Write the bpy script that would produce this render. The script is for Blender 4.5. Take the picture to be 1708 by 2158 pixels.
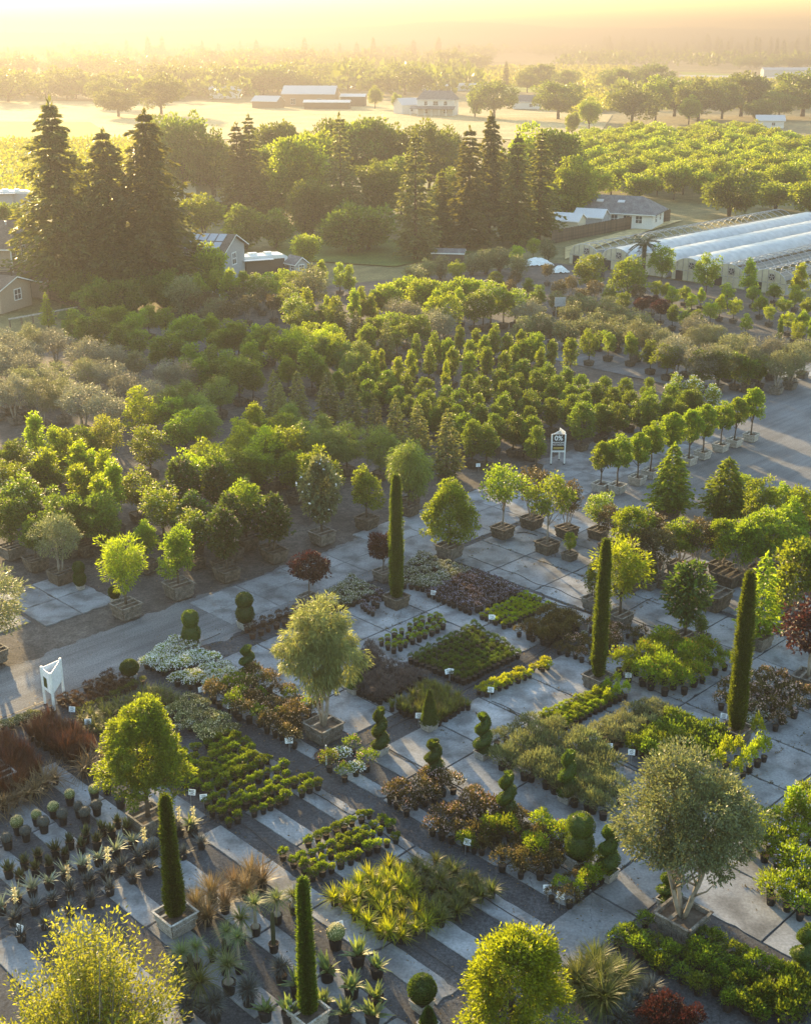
import bpy, math, random
import numpy as np
from mathutils import Vector, Matrix

R = math.radians
for o in list(bpy.data.objects): bpy.data.objects.remove(o)
sc = bpy.context.scene
COL = sc.collection

# ------------------------------------------------------------------ camera, sky, sun, exposure
F, TH, HC = 2600.0, math.atan(994 / 2600.0), 28.0          # focal length (in 1708-px-wide picture units), pitch, drone height
cam_d = bpy.data.cameras.new('camera'); cam = bpy.data.objects.new('camera', cam_d); COL.objects.link(cam)
cam.location = (0, 0, HC); cam.rotation_euler = (R(90) - TH, 0, 0)
cam_d.sensor_fit = 'HORIZONTAL'; cam_d.sensor_width = 36; cam_d.lens = 36 * F / 1708
cam_d.clip_start = 0.5; cam_d.clip_end = 40000
sc.camera = cam

SUN_AZ, SUN_EL = -23.5, 11.0                              # degrees: left of +Y, above the horizon
world = bpy.data.worlds.new('World'); sc.world = world; world.use_nodes = True
wn = world.node_tree; wn.nodes.clear()
wo = wn.nodes.new('ShaderNodeOutputWorld'); wb = wn.nodes.new('ShaderNodeBackground'); sky = wn.nodes.new('ShaderNodeTexSky')
sky.sky_type = 'NISHITA'; sky.sun_disc = False; sky.sun_elevation = R(SUN_EL); sky.sun_rotation = R(SUN_AZ)
sky.altitude = 50; sky.air_density = 1.5; sky.dust_density = 1.0; sky.ozone_density = 2.0
wb.inputs['Strength'].default_value = 0.15
wn.links.new(sky.outputs[0], wb.inputs[0]); wn.links.new(wb.outputs[0], wo.inputs[0])

sd = bpy.data.lights.new('sun', 'SUN'); so = bpy.data.objects.new('sun', sd); COL.objects.link(so)
sd.energy = 4.4; sd.angle = R(0.6); sd.color = (1.0, 0.71, 0.33)
sdir = Vector((math.sin(R(SUN_AZ)) * math.cos(R(SUN_EL)), math.cos(R(SUN_AZ)) * math.cos(R(SUN_EL)), math.sin(R(SUN_EL))))
so.rotation_euler = sdir.to_track_quat('Z', 'Y').to_euler(); so.location = (-60, 160, 90)

vs = sc.view_settings; vs.view_transform = 'Standard'; vs.look = 'None'; vs.gamma = 1.0; vs.use_curve_mapping = False
vs.exposure = 2.45
HAZE_DENSITY, HAZE_ANISO = 0.0010, 0.50
sc.cycles.volume_bounces = 0; sc.cycles.max_bounces = 6; sc.cycles.transparent_max_bounces = 6
sc.cycles.diffuse_bounces = 3; sc.cycles.transmission_bounces = 4; sc.cycles.glossy_bounces = 2
sc.cycles.use_denoising = True

# ------------------------------------------------------------------ picture -> ground helpers
CT, ST = math.cos(TH), math.sin(TH)
def ray(px, py):
    u = (px - 854) / F; v = (1079 - py) / F
    return u, CT + v * ST, -ST + v * CT
def g(px, py, z=0.0):                                       # the point at height z seen at a pixel
    d = ray(px, py); t = (HC - z) / -d[2]
    return d[0] * t, d[1] * t
def hgt(base, top):                                         # height of a thing from its base and top pixels
    x, y = g(*base); d = ray(*top)
    return HC + y * d[2] / d[1]
S2 = math.sqrt(.5)
def ab2xy(a, b): return (a - b) * S2, (a + b) * S2          # the yard's own axes: a along the road, b across it
def crop(x0, y0, k): return lambda u, v: (x0 + u * k, y0 + v * k)
D = crop(0, 0, 1); c1 = crop(0, 854, .5); c2 = crop(854, 854, .5); c3 = crop(0, 1281, .5); c4 = crop(854, 1281, .5)
c5 = crop(0, 1617, .5); c6 = crop(854, 1617, .5); r3 = crop(0, 455.5, .5); r4 = crop(854, 379.6, .5)
z2 = crop(379.6, 1878.9, .25); z3 = crop(569.3, 1328.5, .25); z6 = crop(0, 664.2, 1 / 3); z7 = crop(569.3, 569.3, 1 / 3); r7 = crop(1138.6, 398.5, 1 / 3)

# ------------------------------------------------------------------ materials
def nodes(name):
    m = bpy.data.materials.new(name); m.use_nodes = True; nt = m.node_tree; nt.nodes.clear()
    return m, nt, nt.nodes.new, nt.links.new
def ramp(N, stops, interp='LINEAR'):
    r = N('ShaderNodeValToRGB'); e = r.color_ramp.elements; r.color_ramp.interpolation = interp
    while len(e) < len(stops): e.new(.5)
    for i, (p, c) in enumerate(stops):
        e[i].position = p; e[i].color = (*c, 1) if len(c) == 3 else c
    return r
def leafmat(name, col, tr=None, trans=.45, rough=.5, var=.35, hue=.012):
    m, nt, N, L = nodes(name)
    geo = N('ShaderNodeNewGeometry'); oi = N('ShaderNodeObjectInfo')
    hs = N('ShaderNodeHueSaturation'); hs.inputs['Color'].default_value = (*col, 1)
    mr = N('ShaderNodeMapRange'); mr.inputs['To Min'].default_value = 1 - var; mr.inputs['To Max'].default_value = 1 + var
    L(geo.outputs['Random Per Island'], mr.inputs['Value'])
    m2 = N('ShaderNodeMapRange'); m2.inputs['To Min'].default_value = .8; m2.inputs['To Max'].default_value = 1.2
    L(oi.outputs['Random'], m2.inputs['Value'])
    mu = N('ShaderNodeMath'); mu.operation = 'MULTIPLY'; L(mr.outputs[0], mu.inputs[0]); L(m2.outputs[0], mu.inputs[1])
    L(mu.outputs[0], hs.inputs['Value'])
    m3 = N('ShaderNodeMapRange'); m3.inputs['To Min'].default_value = .5 - hue; m3.inputs['To Max'].default_value = .5 + hue
    L(oi.outputs['Random'], m3.inputs['Value']); L(m3.outputs[0], hs.inputs['Hue'])
    pr = N('ShaderNodeBsdfPrincipled'); L(hs.outputs[0], pr.inputs['Base Color']); pr.inputs['Roughness'].default_value = rough
    pr.inputs['Specular IOR Level'].default_value = .35
    tb = N('ShaderNodeBsdfTranslucent')
    h2 = N('ShaderNodeHueSaturation'); t = tr or tuple(min(1, c * k) for c, k in zip(col, (2.6, 2.2, 1.0)))
    h2.inputs['Color'].default_value = (*t, 1); L(mu.outputs[0], h2.inputs['Value']); L(m3.outputs[0], h2.inputs['Hue']); L(h2.outputs[0], tb.inputs['Color'])
    mx = N('ShaderNodeMixShader'); mx.inputs[0].default_value = trans; L(pr.outputs[0], mx.inputs[1]); L(tb.outputs[0], mx.inputs[2])
    out = N('ShaderNodeOutputMaterial'); L(mx.outputs[0], out.inputs[0])
    return m
def surf(name, c0, c1_, scale=3.0, rough=.85, bump=0.0, detail=5, objvar=.0, fine=None, spec=.3, coords='Object', mids=(), streak=None):
    m, nt, N, L = nodes(name)
    tc = N('ShaderNodeTexCoord'); nz = N('ShaderNodeTexNoise'); nz.inputs['Scale'].default_value = scale; nz.inputs['Detail'].default_value = detail
    L(tc.outputs[coords], nz.inputs['Vector'])
    rp = ramp(N, [(.3, c0), (.7, c1_)]); L(nz.outputs['Fac'], rp.inputs[0]); src = rp.outputs[0]
    if fine:
        n2 = N('ShaderNodeTexNoise'); n2.inputs['Scale'].default_value = fine; n2.inputs['Detail'].default_value = 3; L(tc.outputs[coords], n2.inputs['Vector'])
        mr = N('ShaderNodeMapRange'); mr.inputs['From Min'].default_value = .3; mr.inputs['From Max'].default_value = .7
        mr.inputs['To Min'].default_value = .62; mr.inputs['To Max'].default_value = 1.38; L(n2.outputs['Fac'], mr.inputs['Value'])
        mm = N('ShaderNodeMix'); mm.data_type = 'RGBA'; mm.blend_type = 'MULTIPLY'; mm.inputs[0].default_value = 1
        L(src, mm.inputs[6]); L(mr.outputs[0], mm.inputs[7]); src = mm.outputs[2]
    for sc_, lo_, hi_ in mids:
        n3 = N('ShaderNodeTexNoise'); n3.inputs['Scale'].default_value = sc_; n3.inputs['Detail'].default_value = 5; n3.inputs['Roughness'].default_value = .65
        if streak:                                          # wheel tracks: noise drawn out along the road
            mp = N('ShaderNodeMapping'); mp.vector_type = 'TEXTURE'; mp.inputs['Rotation'].default_value = (0, 0, R(45)); mp.inputs['Scale'].default_value = (8, .6, 1); L(tc.outputs[coords], mp.inputs['Vector']); L(mp.outputs[0], n3.inputs['Vector'])
        else: L(tc.outputs[coords], n3.inputs['Vector'])
        m4 = N('ShaderNodeMapRange'); m4.inputs['From Min'].default_value = .32; m4.inputs['From Max'].default_value = .68; m4.inputs['To Min'].default_value = lo_; m4.inputs['To Max'].default_value = hi_; L(n3.outputs['Fac'], m4.inputs['Value'])
        mm = N('ShaderNodeMix'); mm.data_type = 'RGBA'; mm.blend_type = 'MULTIPLY'; mm.inputs[0].default_value = 1; L(src, mm.inputs[6]); L(m4.outputs[0], mm.inputs[7]); src = mm.outputs[2]
    if objvar:
        oi = N('ShaderNodeObjectInfo'); h = N('ShaderNodeHueSaturation'); mr = N('ShaderNodeMapRange')
        mr.inputs['To Min'].default_value = 1 - objvar; mr.inputs['To Max'].default_value = 1 + objvar
        L(oi.outputs['Random'], mr.inputs['Value']); L(mr.outputs[0], h.inputs['Value']); L(src, h.inputs['Color']); src = h.outputs[0]
    pr = N('ShaderNodeBsdfPrincipled'); L(src, pr.inputs['Base Color']); pr.inputs['Roughness'].default_value = rough; pr.inputs['Specular IOR Level'].default_value = spec
    if bump:
        b = N('ShaderNodeBump'); b.inputs['Strength'].default_value = bump; b.inputs['Distance'].default_value = .05
        L((n2 if fine else nz).outputs['Fac'], b.inputs['Height']); L(b.outputs[0], pr.inputs['Normal'])
    out = N('ShaderNodeOutputMaterial'); L(pr.outputs[0], out.inputs[0])
    return m
def concrete(name, c0, c1_, crack=.5, world_coords=False, crack_scale=.45):
    m, nt, N, L = nodes(name)
    geo = N('ShaderNodeNewGeometry'); P = geo.outputs['Position']
    def noise(s, d=6):
        n = N('ShaderNodeTexNoise'); n.inputs['Scale'].default_value = s; n.inputs['Detail'].default_value = d; L(P, n.inputs['Vector']); return n
    a = noise(.55); r1 = ramp(N, [(.28, c0), (.72, c1_)]); L(a.outputs['Fac'], r1.inputs[0])
    st = noise(.9, 8); r2 = ramp(N, [(.40, (1.14, 1.14, 1.14)), (.49, (.96, .96, .96)), (.55, (.70, .69, .68)), (.64, (.40, .39, .38))]); L(st.outputs['Fac'], r2.inputs[0])
    m1 = N('ShaderNodeMix'); m1.data_type = 'RGBA'; m1.blend_type = 'MULTIPLY'; m1.inputs[0].default_value = .75; L(r1.outputs[0], m1.inputs[6]); L(r2.outputs[0], m1.inputs[7])
    gr = noise(11, 5); r3_ = ramp(N, [(.3, (.78, .78, .78)), (.7, (1.17, 1.17, 1.17))]); L(gr.outputs['Fac'], r3_.inputs[0])
    m2 = N('ShaderNodeMix'); m2.data_type = 'RGBA'; m2.blend_type = 'MULTIPLY'; m2.inputs[0].default_value = 1; L(m1.outputs[2], m2.inputs[6]); L(r3_.outputs[0], m2.inputs[7])
    # cracks: warped cell borders, kept only where a broad noise lets them
    wv = noise(1.6, 4); va = N('ShaderNodeVectorMath'); va.operation = 'SCALE'; va.inputs['Scale'].default_value = .9; L(wv.outputs['Color'], va.inputs[0])
    vb = N('ShaderNodeVectorMath'); vb.operation = 'ADD'; L(P, vb.inputs[0]); L(va.outputs[0], vb.inputs[1])
    vo = N('ShaderNodeTexVoronoi'); vo.feature = 'DISTANCE_TO_EDGE'; vo.inputs['Scale'].default_value = crack_scale; L(vb.outputs[0], vo.inputs['Vector'])
    ck = ramp(N, [(.0, (.75, .75, .75)), (.007, (0, 0, 0))]); L(vo.outputs['Distance'], ck.inputs[0])
    mk = noise(.16, 2); rm = ramp(N, [(.62 - crack * .35, (0, 0, 0)), (.68 - crack * .3, (1, 1, 1))]); L(mk.outputs['Fac'], rm.inputs[0])
    mm = N('ShaderNodeMath'); mm.operation = 'MULTIPLY'; L(ck.outputs[0], mm.inputs[0]); L(rm.outputs[0], mm.inputs[1])
    m3 = N('ShaderNodeMix'); m3.data_type = 'RGBA'; L(mm.outputs[0], m3.inputs[0]); L(m2.outputs[2], m3.inputs[6]); m3.inputs[7].default_value = (.045, .042, .04, 1)
    oi = N('ShaderNodeObjectInfo'); h = N('ShaderNodeHueSaturation'); mr = N('ShaderNodeMapRange'); mr.inputs['To Min'].default_value = .78; mr.inputs['To Max'].default_value = 1.18
    L(oi.outputs['Random'], mr.inputs['Value']); L(mr.outputs[0], h.inputs['Value']); L(m3.outputs[2], h.inputs['Color'])
    pr = N('ShaderNodeBsdfPrincipled'); pr.inputs['Roughness'].default_value = .8; pr.inputs['Specular IOR Level'].default_value = .3; L(h.outputs[0], pr.inputs['Base Color'])
    b = N('ShaderNodeBump'); b.inputs['Strength'].default_value = .25; b.inputs['Distance'].default_value = .02; L(gr.outputs['Fac'], b.inputs['Height']); L(b.outputs[0], pr.inputs['Normal'])
    out = N('ShaderNodeOutputMaterial'); L(pr.outputs[0], out.inputs[0])
    return m
def plain(name, col, rough=.6, spec=.3, metal=0):
    m, nt, N, L = nodes(name); pr = N('ShaderNodeBsdfPrincipled'); pr.inputs['Base Color'].default_value = (*col, 1)
    pr.inputs['Roughness'].default_value = rough; pr.inputs['Specular IOR Level'].default_value = spec; pr.inputs['Metallic'].default_value = metal
    nz = N('ShaderNodeTexNoise'); nz.inputs['Scale'].default_value = 9; nz.inputs['Detail'].default_value = 4
    tc = N('ShaderNodeTexCoord'); L(tc.outputs['Object'], nz.inputs['Vector'])
    rp = ramp(N, [(.3, tuple(c * .82 for c in col)), (.7, tuple(min(1, c * 1.12) for c in col))]); L(nz.outputs['Fac'], rp.inputs[0]); L(rp.outputs[0], pr.inputs['Base Color'])
    out = N('ShaderNodeOutputMaterial'); L(pr.outputs[0], out.inputs[0]); return m
def film(name):                                             # weathered greenhouse plastic: pale and milky, lets some light through
    m, nt, N, L = nodes(name)
    tc = N('ShaderNodeTexCoord'); nz = N('ShaderNodeTexNoise'); nz.inputs['Scale'].default_value = 1.2; nz.inputs['Detail'].default_value = 5; L(tc.outputs['Object'], nz.inputs['Vector'])
    rp = ramp(N, [(.3, (.42, .43, .45)), (.52, (.55, .56, .58)), (.7, (.64, .65, .67))]); L(nz.outputs['Fac'], rp.inputs[0])
    pr = N('ShaderNodeBsdfPrincipled'); pr.inputs['Roughness'].default_value = .35; L(rp.outputs[0], pr.inputs['Base Color'])
    tb = N('ShaderNodeBsdfTranslucent'); tb.inputs['Color'].default_value = (.8, .8, .75, 1)
    mx = N('ShaderNodeMixShader'); mx.inputs[0].default_value = .3; L(pr.outputs[0], mx.inputs[1]); L(tb.outputs[0], mx.inputs[2])
    out = N('ShaderNodeOutputMaterial'); L(mx.outputs[0], out.inputs[0]); return m

M = {}
# foliage base colours
for n, c, kw in [
    ('lime', (.100, .135, .010), dict(tr=(.45, .55, .012), trans=.5)),
    ('golden', (.13, .15, .02), dict(tr=(.40, .42, .03), trans=.5)),
    ('green', (.075, .115, .012), dict(tr=(.33, .42, .012), trans=.47)),
    ('yew', (.050, .076, .010), dict(tr=(.40, .46, .012), trans=.42)),
    ('mid', (.058, .092, .013), dict(tr=(.24, .32, .012), trans=.42)),
    ('dark', (.036, .062, .014), dict(tr=(.14, .21, .012), trans=.35)),
    ('soft', (.075, .115, .024), dict(tr=(.28, .37, .035), trans=.45)),
    ('olive', (.12, .135, .07), dict(tr=(.30, .31, .10), trans=.35, var=.3)),
    ('silver', (.16, .165, .12), dict(tr=(.28, .27, .13), trans=.35, var=.3)),
    ('palewillow', (.15, .165, .06), dict(tr=(.36, .38, .09), trans=.42, var=.3)),
    ('sage', (.095, .115, .055), dict(tr=(.26, .28, .08), trans=.35)),
    ('conifer', (.058, .070, .018), dict(tr=(.26, .26, .022), trans=.4)),
    ('conifer_pale', (.085, .10, .034), dict(tr=(.28, .29, .045), trans=.4)),
    ('cypress', (.040, .066, .013), dict(tr=(.22, .30, .01), trans=.35)),
    ('plum', (.028, .010, .010), dict(tr=(.09, .02, .015), trans=.3)),
    ('bronze', (.06, .022, .014), dict(tr=(.14, .05, .02), trans=.3)),
    ('straw', (.16, .11, .055), dict(tr=(.25, .17, .07), trans=.35)),
    ('limegrass', (.16, .175, .008), dict(tr=(.50, .52, .012), trans=.5)),
    ('grassgreen', (.07, .085, .02), dict(tr=(.2, .22, .03), trans=.4)),
    ('agave', (.055, .065, .032), dict(tr=(.1, .13, .03), trans=.15, rough=.55)),
    ('blueagave', (.075, .085, .085), dict(tr=(.1, .12, .1), trans=.15, rough=.55)),
    ('paleagave', (.25, .27, .18), dict(tr=(.25, .27, .12), trans=.2, rough=.55)),
    ('brightagave', (.10, .14, .06), dict(tr=(.28, .34, .05), trans=.35, rough=.5)),
    ('cactus', (.10, .12, .035), dict(trans=.02, rough=.7)),
    ('cactusgrey', (.05, .052, .045), dict(trans=.02, rough=.7)),
    ('lavender', (.085, .075, .075), dict(tr=(.15, .12, .11), trans=.3)),
    ('brownshrub', (.055, .035, .022), dict(tr=(.13, .07, .03), trans=.3)),
    ('redgreen', (.055, .05, .018), dict(tr=(.16, .12, .03), trans=.35)),
    ('walnut', (.085, .12, .010), dict(tr=(.42, .50, .012), trans=.5)),
    ('oak', (.055, .080, .015), dict(tr=(.27, .33, .018), trans=.42)),
    ('flower_white', (.72, .70, .68), dict(tr=(.6, .58, .5), trans=.25, var=.12, hue=0)),
    ('flower_pink', (.40, .27, .23), dict(tr=(.5, .3, .25), trans=.25, var=.25, hue=.01)),
    ('flower_blue', (.34, .33, .46), dict(tr=(.3, .28, .4), trans=.2, var=.2, hue=.01)),
    ('flower_tan', (.36, .24, .15), dict(tr=(.4, .25, .1), trans=.25, var=.25, hue=.01)),
    ('flower_orange', (.5, .22, .03), dict(tr=(.5, .2, .02), trans=.25, var=.2, hue=.01)),
    ('flower_cream', (.62, .55, .33), dict(tr=(.6, .5, .2), trans=.3, var=.15, hue=.01)),
]: M[n] = leafmat('leaf_' + n, c, **kw)
M['bark'] = surf('bark', (.05, .038, .028), (.11, .088, .066), 6, .9, .4)
M['bark_pale'] = surf('bark_pale', (.17, .145, .115), (.29, .255, .21), 5, .85, .3)
M['bark_red'] = surf('bark_red', (.07, .04, .025), (.14, .085, .055), 5, .9, .4)
M['pot'] = plain('black_plastic', (.016, .015, .015), .55, .4)
M['pot_brown'] = plain('brown_plastic', (.06, .03, .02), .6, .35)
M['terracotta'] = plain('tan_pot', (.16, .10, .055), .7)
M['soil'] = surf('soil', (.035, .022, .015), (.085, .055, .035), 14, .95, .5)
M['soil_pale'] = surf('soil_pale', (.07, .052, .038), (.13, .1, .075), 9, .95, .5)
M['wood_grey'] = surf('weathered_wood', (.08, .07, .058), (.20, .176, .15), 5, .85, .3, objvar=.2, fine=26)
M['wood_brown'] = surf('crate_wood', (.06, .048, .036), (.15, .122, .095), 5, .85, .3, objvar=.22, fine=26)
M['wood_pale'] = surf('pale_wood', (.26, .24, .21), (.42, .39, .35), 5, .85, .2, objvar=.15, fine=26)
M['fence_wood'] = surf('fence_wood', (.05, .036, .026), (.12, .088, .06), 3, .9, .3, objvar=.25, fine=20)
M['white_paint'] = plain('white_paint', (.74, .74, .72), .5)
M['card'] = plain('white_card', (.80, .80, .80), .45)
M['ink'] = plain('dark_ink', (.03, .03, .035), .5)
M['sign_black'] = plain('sign_black', (.03, .026, .022), .4)
M['sign_yellow'] = plain('sign_yellow', (.62, .45, .12), .5)
M['steel'] = plain('galvanised_steel', (.42, .43, .44), .4, .5, .7)
M['gravel'] = surf('gravel', (.040, .040, .043), (.066, .066, .070), .5, .95, .2, fine=9, coords='Object', mids=((26, .6, 1.45), (1.6, .78, 1.2)))
M['concrete'] = concrete('concrete', (.175, .178, .185), (.26, .263, .27), .12)
M['concrete_road'] = concrete('concrete_cracked', (.16, .16, .163), (.23, .23, .232), 1.0, crack_scale=.9)
M['road'] = surf('worn_road', (.10, .10, .103), (.18, .178, .18), .3, .9, .35, fine=14, detail=8, mids=((1.1, .72, 1.2),), streak=True)
M['yard_dirt'] = surf('yard_dirt', (.055, .047, .042), (.105, .09, .078), .35, .95, .5, fine=11, detail=8, mids=((1.7, .7, 1.3), (5, .8, 1.2)))
M['ground'] = surf('ground', (.16, .13, .06), (.33, .25, .11), .02, .95, 0, fine=.6, detail=8)
M['dry_grass'] = surf('dry_grass', (.36, .27, .12), (.52, .41, .2), .06, .95, 0, fine=1.3, detail=8)
M['lawn'] = surf('lawn', (.05, .08, .012), (.10, .13, .02), .3, .95, 0, fine=3)
M['weeds'] = surf('weeds', (.10, .10, .04), (.2, .17, .07), .4, .95, 0, fine=4)
M['field'] = surf('vine_field', (.19, .26, .015), (.27, .33, .025), .05, .95, 0, fine=2.2)
M['tank'] = plain('pale_road', (.45, .44, .42), .6)
M['film'] = film('greenhouse_film')
M['end_wall'] = surf('end_wall_board', (.42, .37, .26), (.56, .50, .36), 1.5, .75)
M['roof_grey'] = surf('grey_shingles', (.10, .098, .10), (.18, .176, .175), 1.2, .9, .3, fine=7)
M['roof_brown'] = surf('brown_shingles', (.10, .075, .058), (.17, .13, .10), 1.2, .9, .3, fine=7)
M['roof_metal'] = plain('pale_metal_roof', (.5, .5, .5), .4, .5)
M['wall_tan'] = plain('tan_siding', (.34, .26, .19), .8)
M['wall_white'] = plain('white_siding', (.66, .65, .62), .7)
M['wall_grey'] = plain('grey_siding', (.30, .31, .32), .8)
M['wall_dark'] = plain('dark_siding', (.09, .07, .055), .8)
M['wall_cream'] = plain('cream_siding', (.52, .46, .34), .75)
M['barn'] = plain('barn_siding', (.30, .20, .13), .8)
M['glass'] = plain('window_glass', (.05, .06, .07), .12, .6)
M['hill'] = surf('hill', (.06, .07, .04), (.10, .10, .06), .004, 1)
M['hose'] = plain('rusty_coil', (.12, .06, .035), .6)
M['solar'] = plain('solar_panel', (.25, .28, .31), .15, .6)
M['rv'] = plain('white_trailer', (.68, .68, .67), .4)

# ------------------------------------------------------------------ mesh helpers
def npmesh(name, V, Q, mats, mi=None, smooth=False):
    V = np.asarray(V, np.float32).reshape(-1, 3); Q = np.asarray(Q, np.int32)
    me = bpy.data.meshes.new(name); k = Q.shape[1]
    me.vertices.add(len(V)); me.vertices.foreach_set('co', V.ravel())
    me.loops.add(Q.size); me.loops.foreach_set('vertex_index', Q.ravel())
    me.polygons.add(len(Q)); me.polygons.foreach_set('loop_start', np.arange(0, Q.size, k, dtype=np.int32))
    for m in (mats if isinstance(mats, (list, tuple)) else [mats]): me.materials.append(M[m])
    if mi is not None: me.polygons.foreach_set('material_index', np.asarray(mi, np.int32))
    if smooth: me.polygons.foreach_set('use_smooth', np.ones(len(Q), bool))
    me.update(calc_edges=True)
    return me
class MB:
    def __init__(s): s.v = []; s.f = []; s.m = []
    def add(s, vs, fs, m=0):
        o = len(s.v); s.v += [tuple(v) for v in vs]; s.f += [tuple(o + i for i in f) for f in fs]; s.m += [m] * len(fs); return s
    def box(s, x0, x1, y0, y1, z0, z1, m=0, mat=None):
        vs = [(x, y, z) for z in (z0, z1) for y in (y0, y1) for x in (x0, x1)]
        if mat is not None: vs = [mat @ Vector(v) for v in vs]
        return s.add(vs, [(0, 2, 3, 1), (4, 5, 7, 6), (0, 1, 5, 4), (2, 6, 7, 3), (0, 4, 6, 2), (1, 3, 7, 5)], m)
    def bar(s, p, q, r=.04, m=0, n=4):
        return s.tube([p, q], [r, r], n, m)
    def tube(s, path, rad, n=6, m=0, cap=True):
        path = [Vector(p) for p in path]; rings = []
        for i, p in enumerate(path):
            t = (path[min(i + 1, len(path) - 1)] - path[max(i - 1, 0)]).normalized()
            a = t.cross(Vector((0, 0, 1)) if abs(t.z) < .9 else Vector((1, 0, 0))).normalized(); b = t.cross(a)
            rings.append([p + (a * math.cos(2 * math.pi * (k + .5) / n) + b * math.sin(2 * math.pi * (k + .5) / n)) * rad[i] for k in range(n)])
        vs = [v for r_ in rings for v in r_]; fs = []
        for i in range(len(rings) - 1):
            for k in range(n): fs.append((i * n + k, i * n + (k + 1) % n, (i + 1) * n + (k + 1) % n, (i + 1) * n + k))
        if cap: fs.append(tuple((len(rings) - 1) * n + k for k in range(n))); fs.append(tuple(reversed(range(n))))
        return s.add(vs, fs, m)
    def lathe(s, prof, n=12, m=0, cx=0, cy=0):
        vs = [(cx + r_ * math.cos(2 * math.pi * k / n), cy + r_ * math.sin(2 * math.pi * k / n), z) for r_, z in prof for k in range(n)]; fs = []
        for i in range(len(prof) - 1):
            for k in range(n): fs.append((i * n + k, i * n + (k + 1) % n, (i + 1) * n + (k + 1) % n, (i + 1) * n + k))
        return s.add(vs, fs, m)
    def mesh(s, name, mats, smooth=False):
        me = bpy.data.meshes.new(name); me.from_pydata([tuple(v) for v in s.v], [], s.f)
        for m in (mats if isinstance(mats, (list, tuple)) else [mats]): me.materials.append(M[m])
        me.polygons.foreach_set('material_index', s.m)
        if smooth: me.polygons.foreach_set('use_smooth', [True] * len(s.f))
        me.update(); return me

def obj(name, me, parent=None, loc=(0, 0, 0), rot=(0, 0, 0), scale=(1, 1, 1)):
    o = bpy.data.objects.new(name, me); o.location = loc; o.rotation_euler = rot; o.scale = scale
    if parent is not None: o.parent = parent
    COL.objects.link(o); return o
def thing(name, label, cat, loc=(0, 0, 0), rz=0.0, group=None, scale=(1, 1, 1), me=None):
    o = obj(name, me, None, loc, (0, 0, rz), scale); o['label'] = label; o['category'] = cat
    if group: o['group'] = group
    return o
def struct(name, me, kind='structure', parent=None, label=None):
    o = obj(name, me, parent)
    if parent is None: o['kind'] = kind
    if label: o['label'] = label
    return o

# ------------------------------------------------------------------ leaves
rng = np.random.default_rng(7); rnd = random.Random(11)
def unit(a): return a / np.maximum(np.linalg.norm(a, axis=-1, keepdims=True), 1e-9)
def sph(n): return unit(rng.normal(size=(n, 3)))
def leaves(P, A, L, W, fold=.15):
    """diamond leaves at P pointing along A"""
    n = len(P); A = unit(A); w = unit(np.cross(A, sph(n))); nn = np.cross(A, w)
    L = np.broadcast_to(np.asarray(L, float).reshape(-1, 1), (n, 1)) * rng.uniform(.7, 1.3, (n, 1)); W = np.broadcast_to(np.asarray(W, float).reshape(-1, 1), (n, 1)) * rng.uniform(.7, 1.3, (n, 1))
    mid = P + A * L * .45 + nn * W * fold
    V = np.stack([P, mid + w * W * .5, P + A * L, mid - w * W * .5], 1)
    return V.reshape(-1, 3)
def quadidx(n): return np.arange(n * 4, dtype=np.int32).reshape(-1, 4)
def leafmesh(name, Vs, mats, mi=None):
    V = np.concatenate(Vs) if isinstance(Vs, list) else Vs
    return npmesh(name, V, quadidx(len(V) // 4), mats, mi)
def clumps(centers, rc, per, L, W, out=.7, grav=0.0, crown_c=None, flat=.8):
    """leaf clumps: 'per' leaves round each centre, facing outward"""
    n = len(centers); C = np.repeat(centers, per, 0); rr = np.repeat(np.broadcast_to(rc, (n,)), per)[:, None]
    d = sph(n * per); d[:, 2] *= flat
    P = C + d * rr * rng.uniform(.45, 1.0, (n * per, 1))
    A = d * out + sph(n * per) * .6 + np.array([0, 0, -grav])
    if crown_c is not None: A += unit(C - crown_c) * .45
    return leaves(P, A, L, W)
def shell(n, rx, ry, rz, cz, lo=.55, prof=None):
    d = sph(n); r_ = rng.uniform(lo ** 2, 1, (n, 1)) ** .5
    P = d * r_ * np.array([rx, ry, rz])
    if prof is not None:                                    # prof(t) scales the width at t = 0 (bottom) .. 1 (top)
        t = np.clip((P[:, 2] / rz + 1) / 2, 0, 1); k = prof(t)[:, None]; P[:, :2] *= k / np.maximum(np.sqrt(np.maximum(1 - (2 * t - 1) ** 2, .08)), .3)[:, None]
    return P + np.array([0, 0, cz])
def bumpy(P, cz, amt=.18, k=3):
    """pushes points in and out in broad lobes so the outline is uneven"""
    c = np.array([0, 0, cz]); v = P - c; d = unit(v); ph = rng.uniform(0, 6.28, (6,)); ax = sph(6) * k
    f = sum(np.sin(d @ ax[i] * 1.3 + ph[i]) for i in range(6)) / 3
    return c + v * (1 + amt * f)[:, None]
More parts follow.
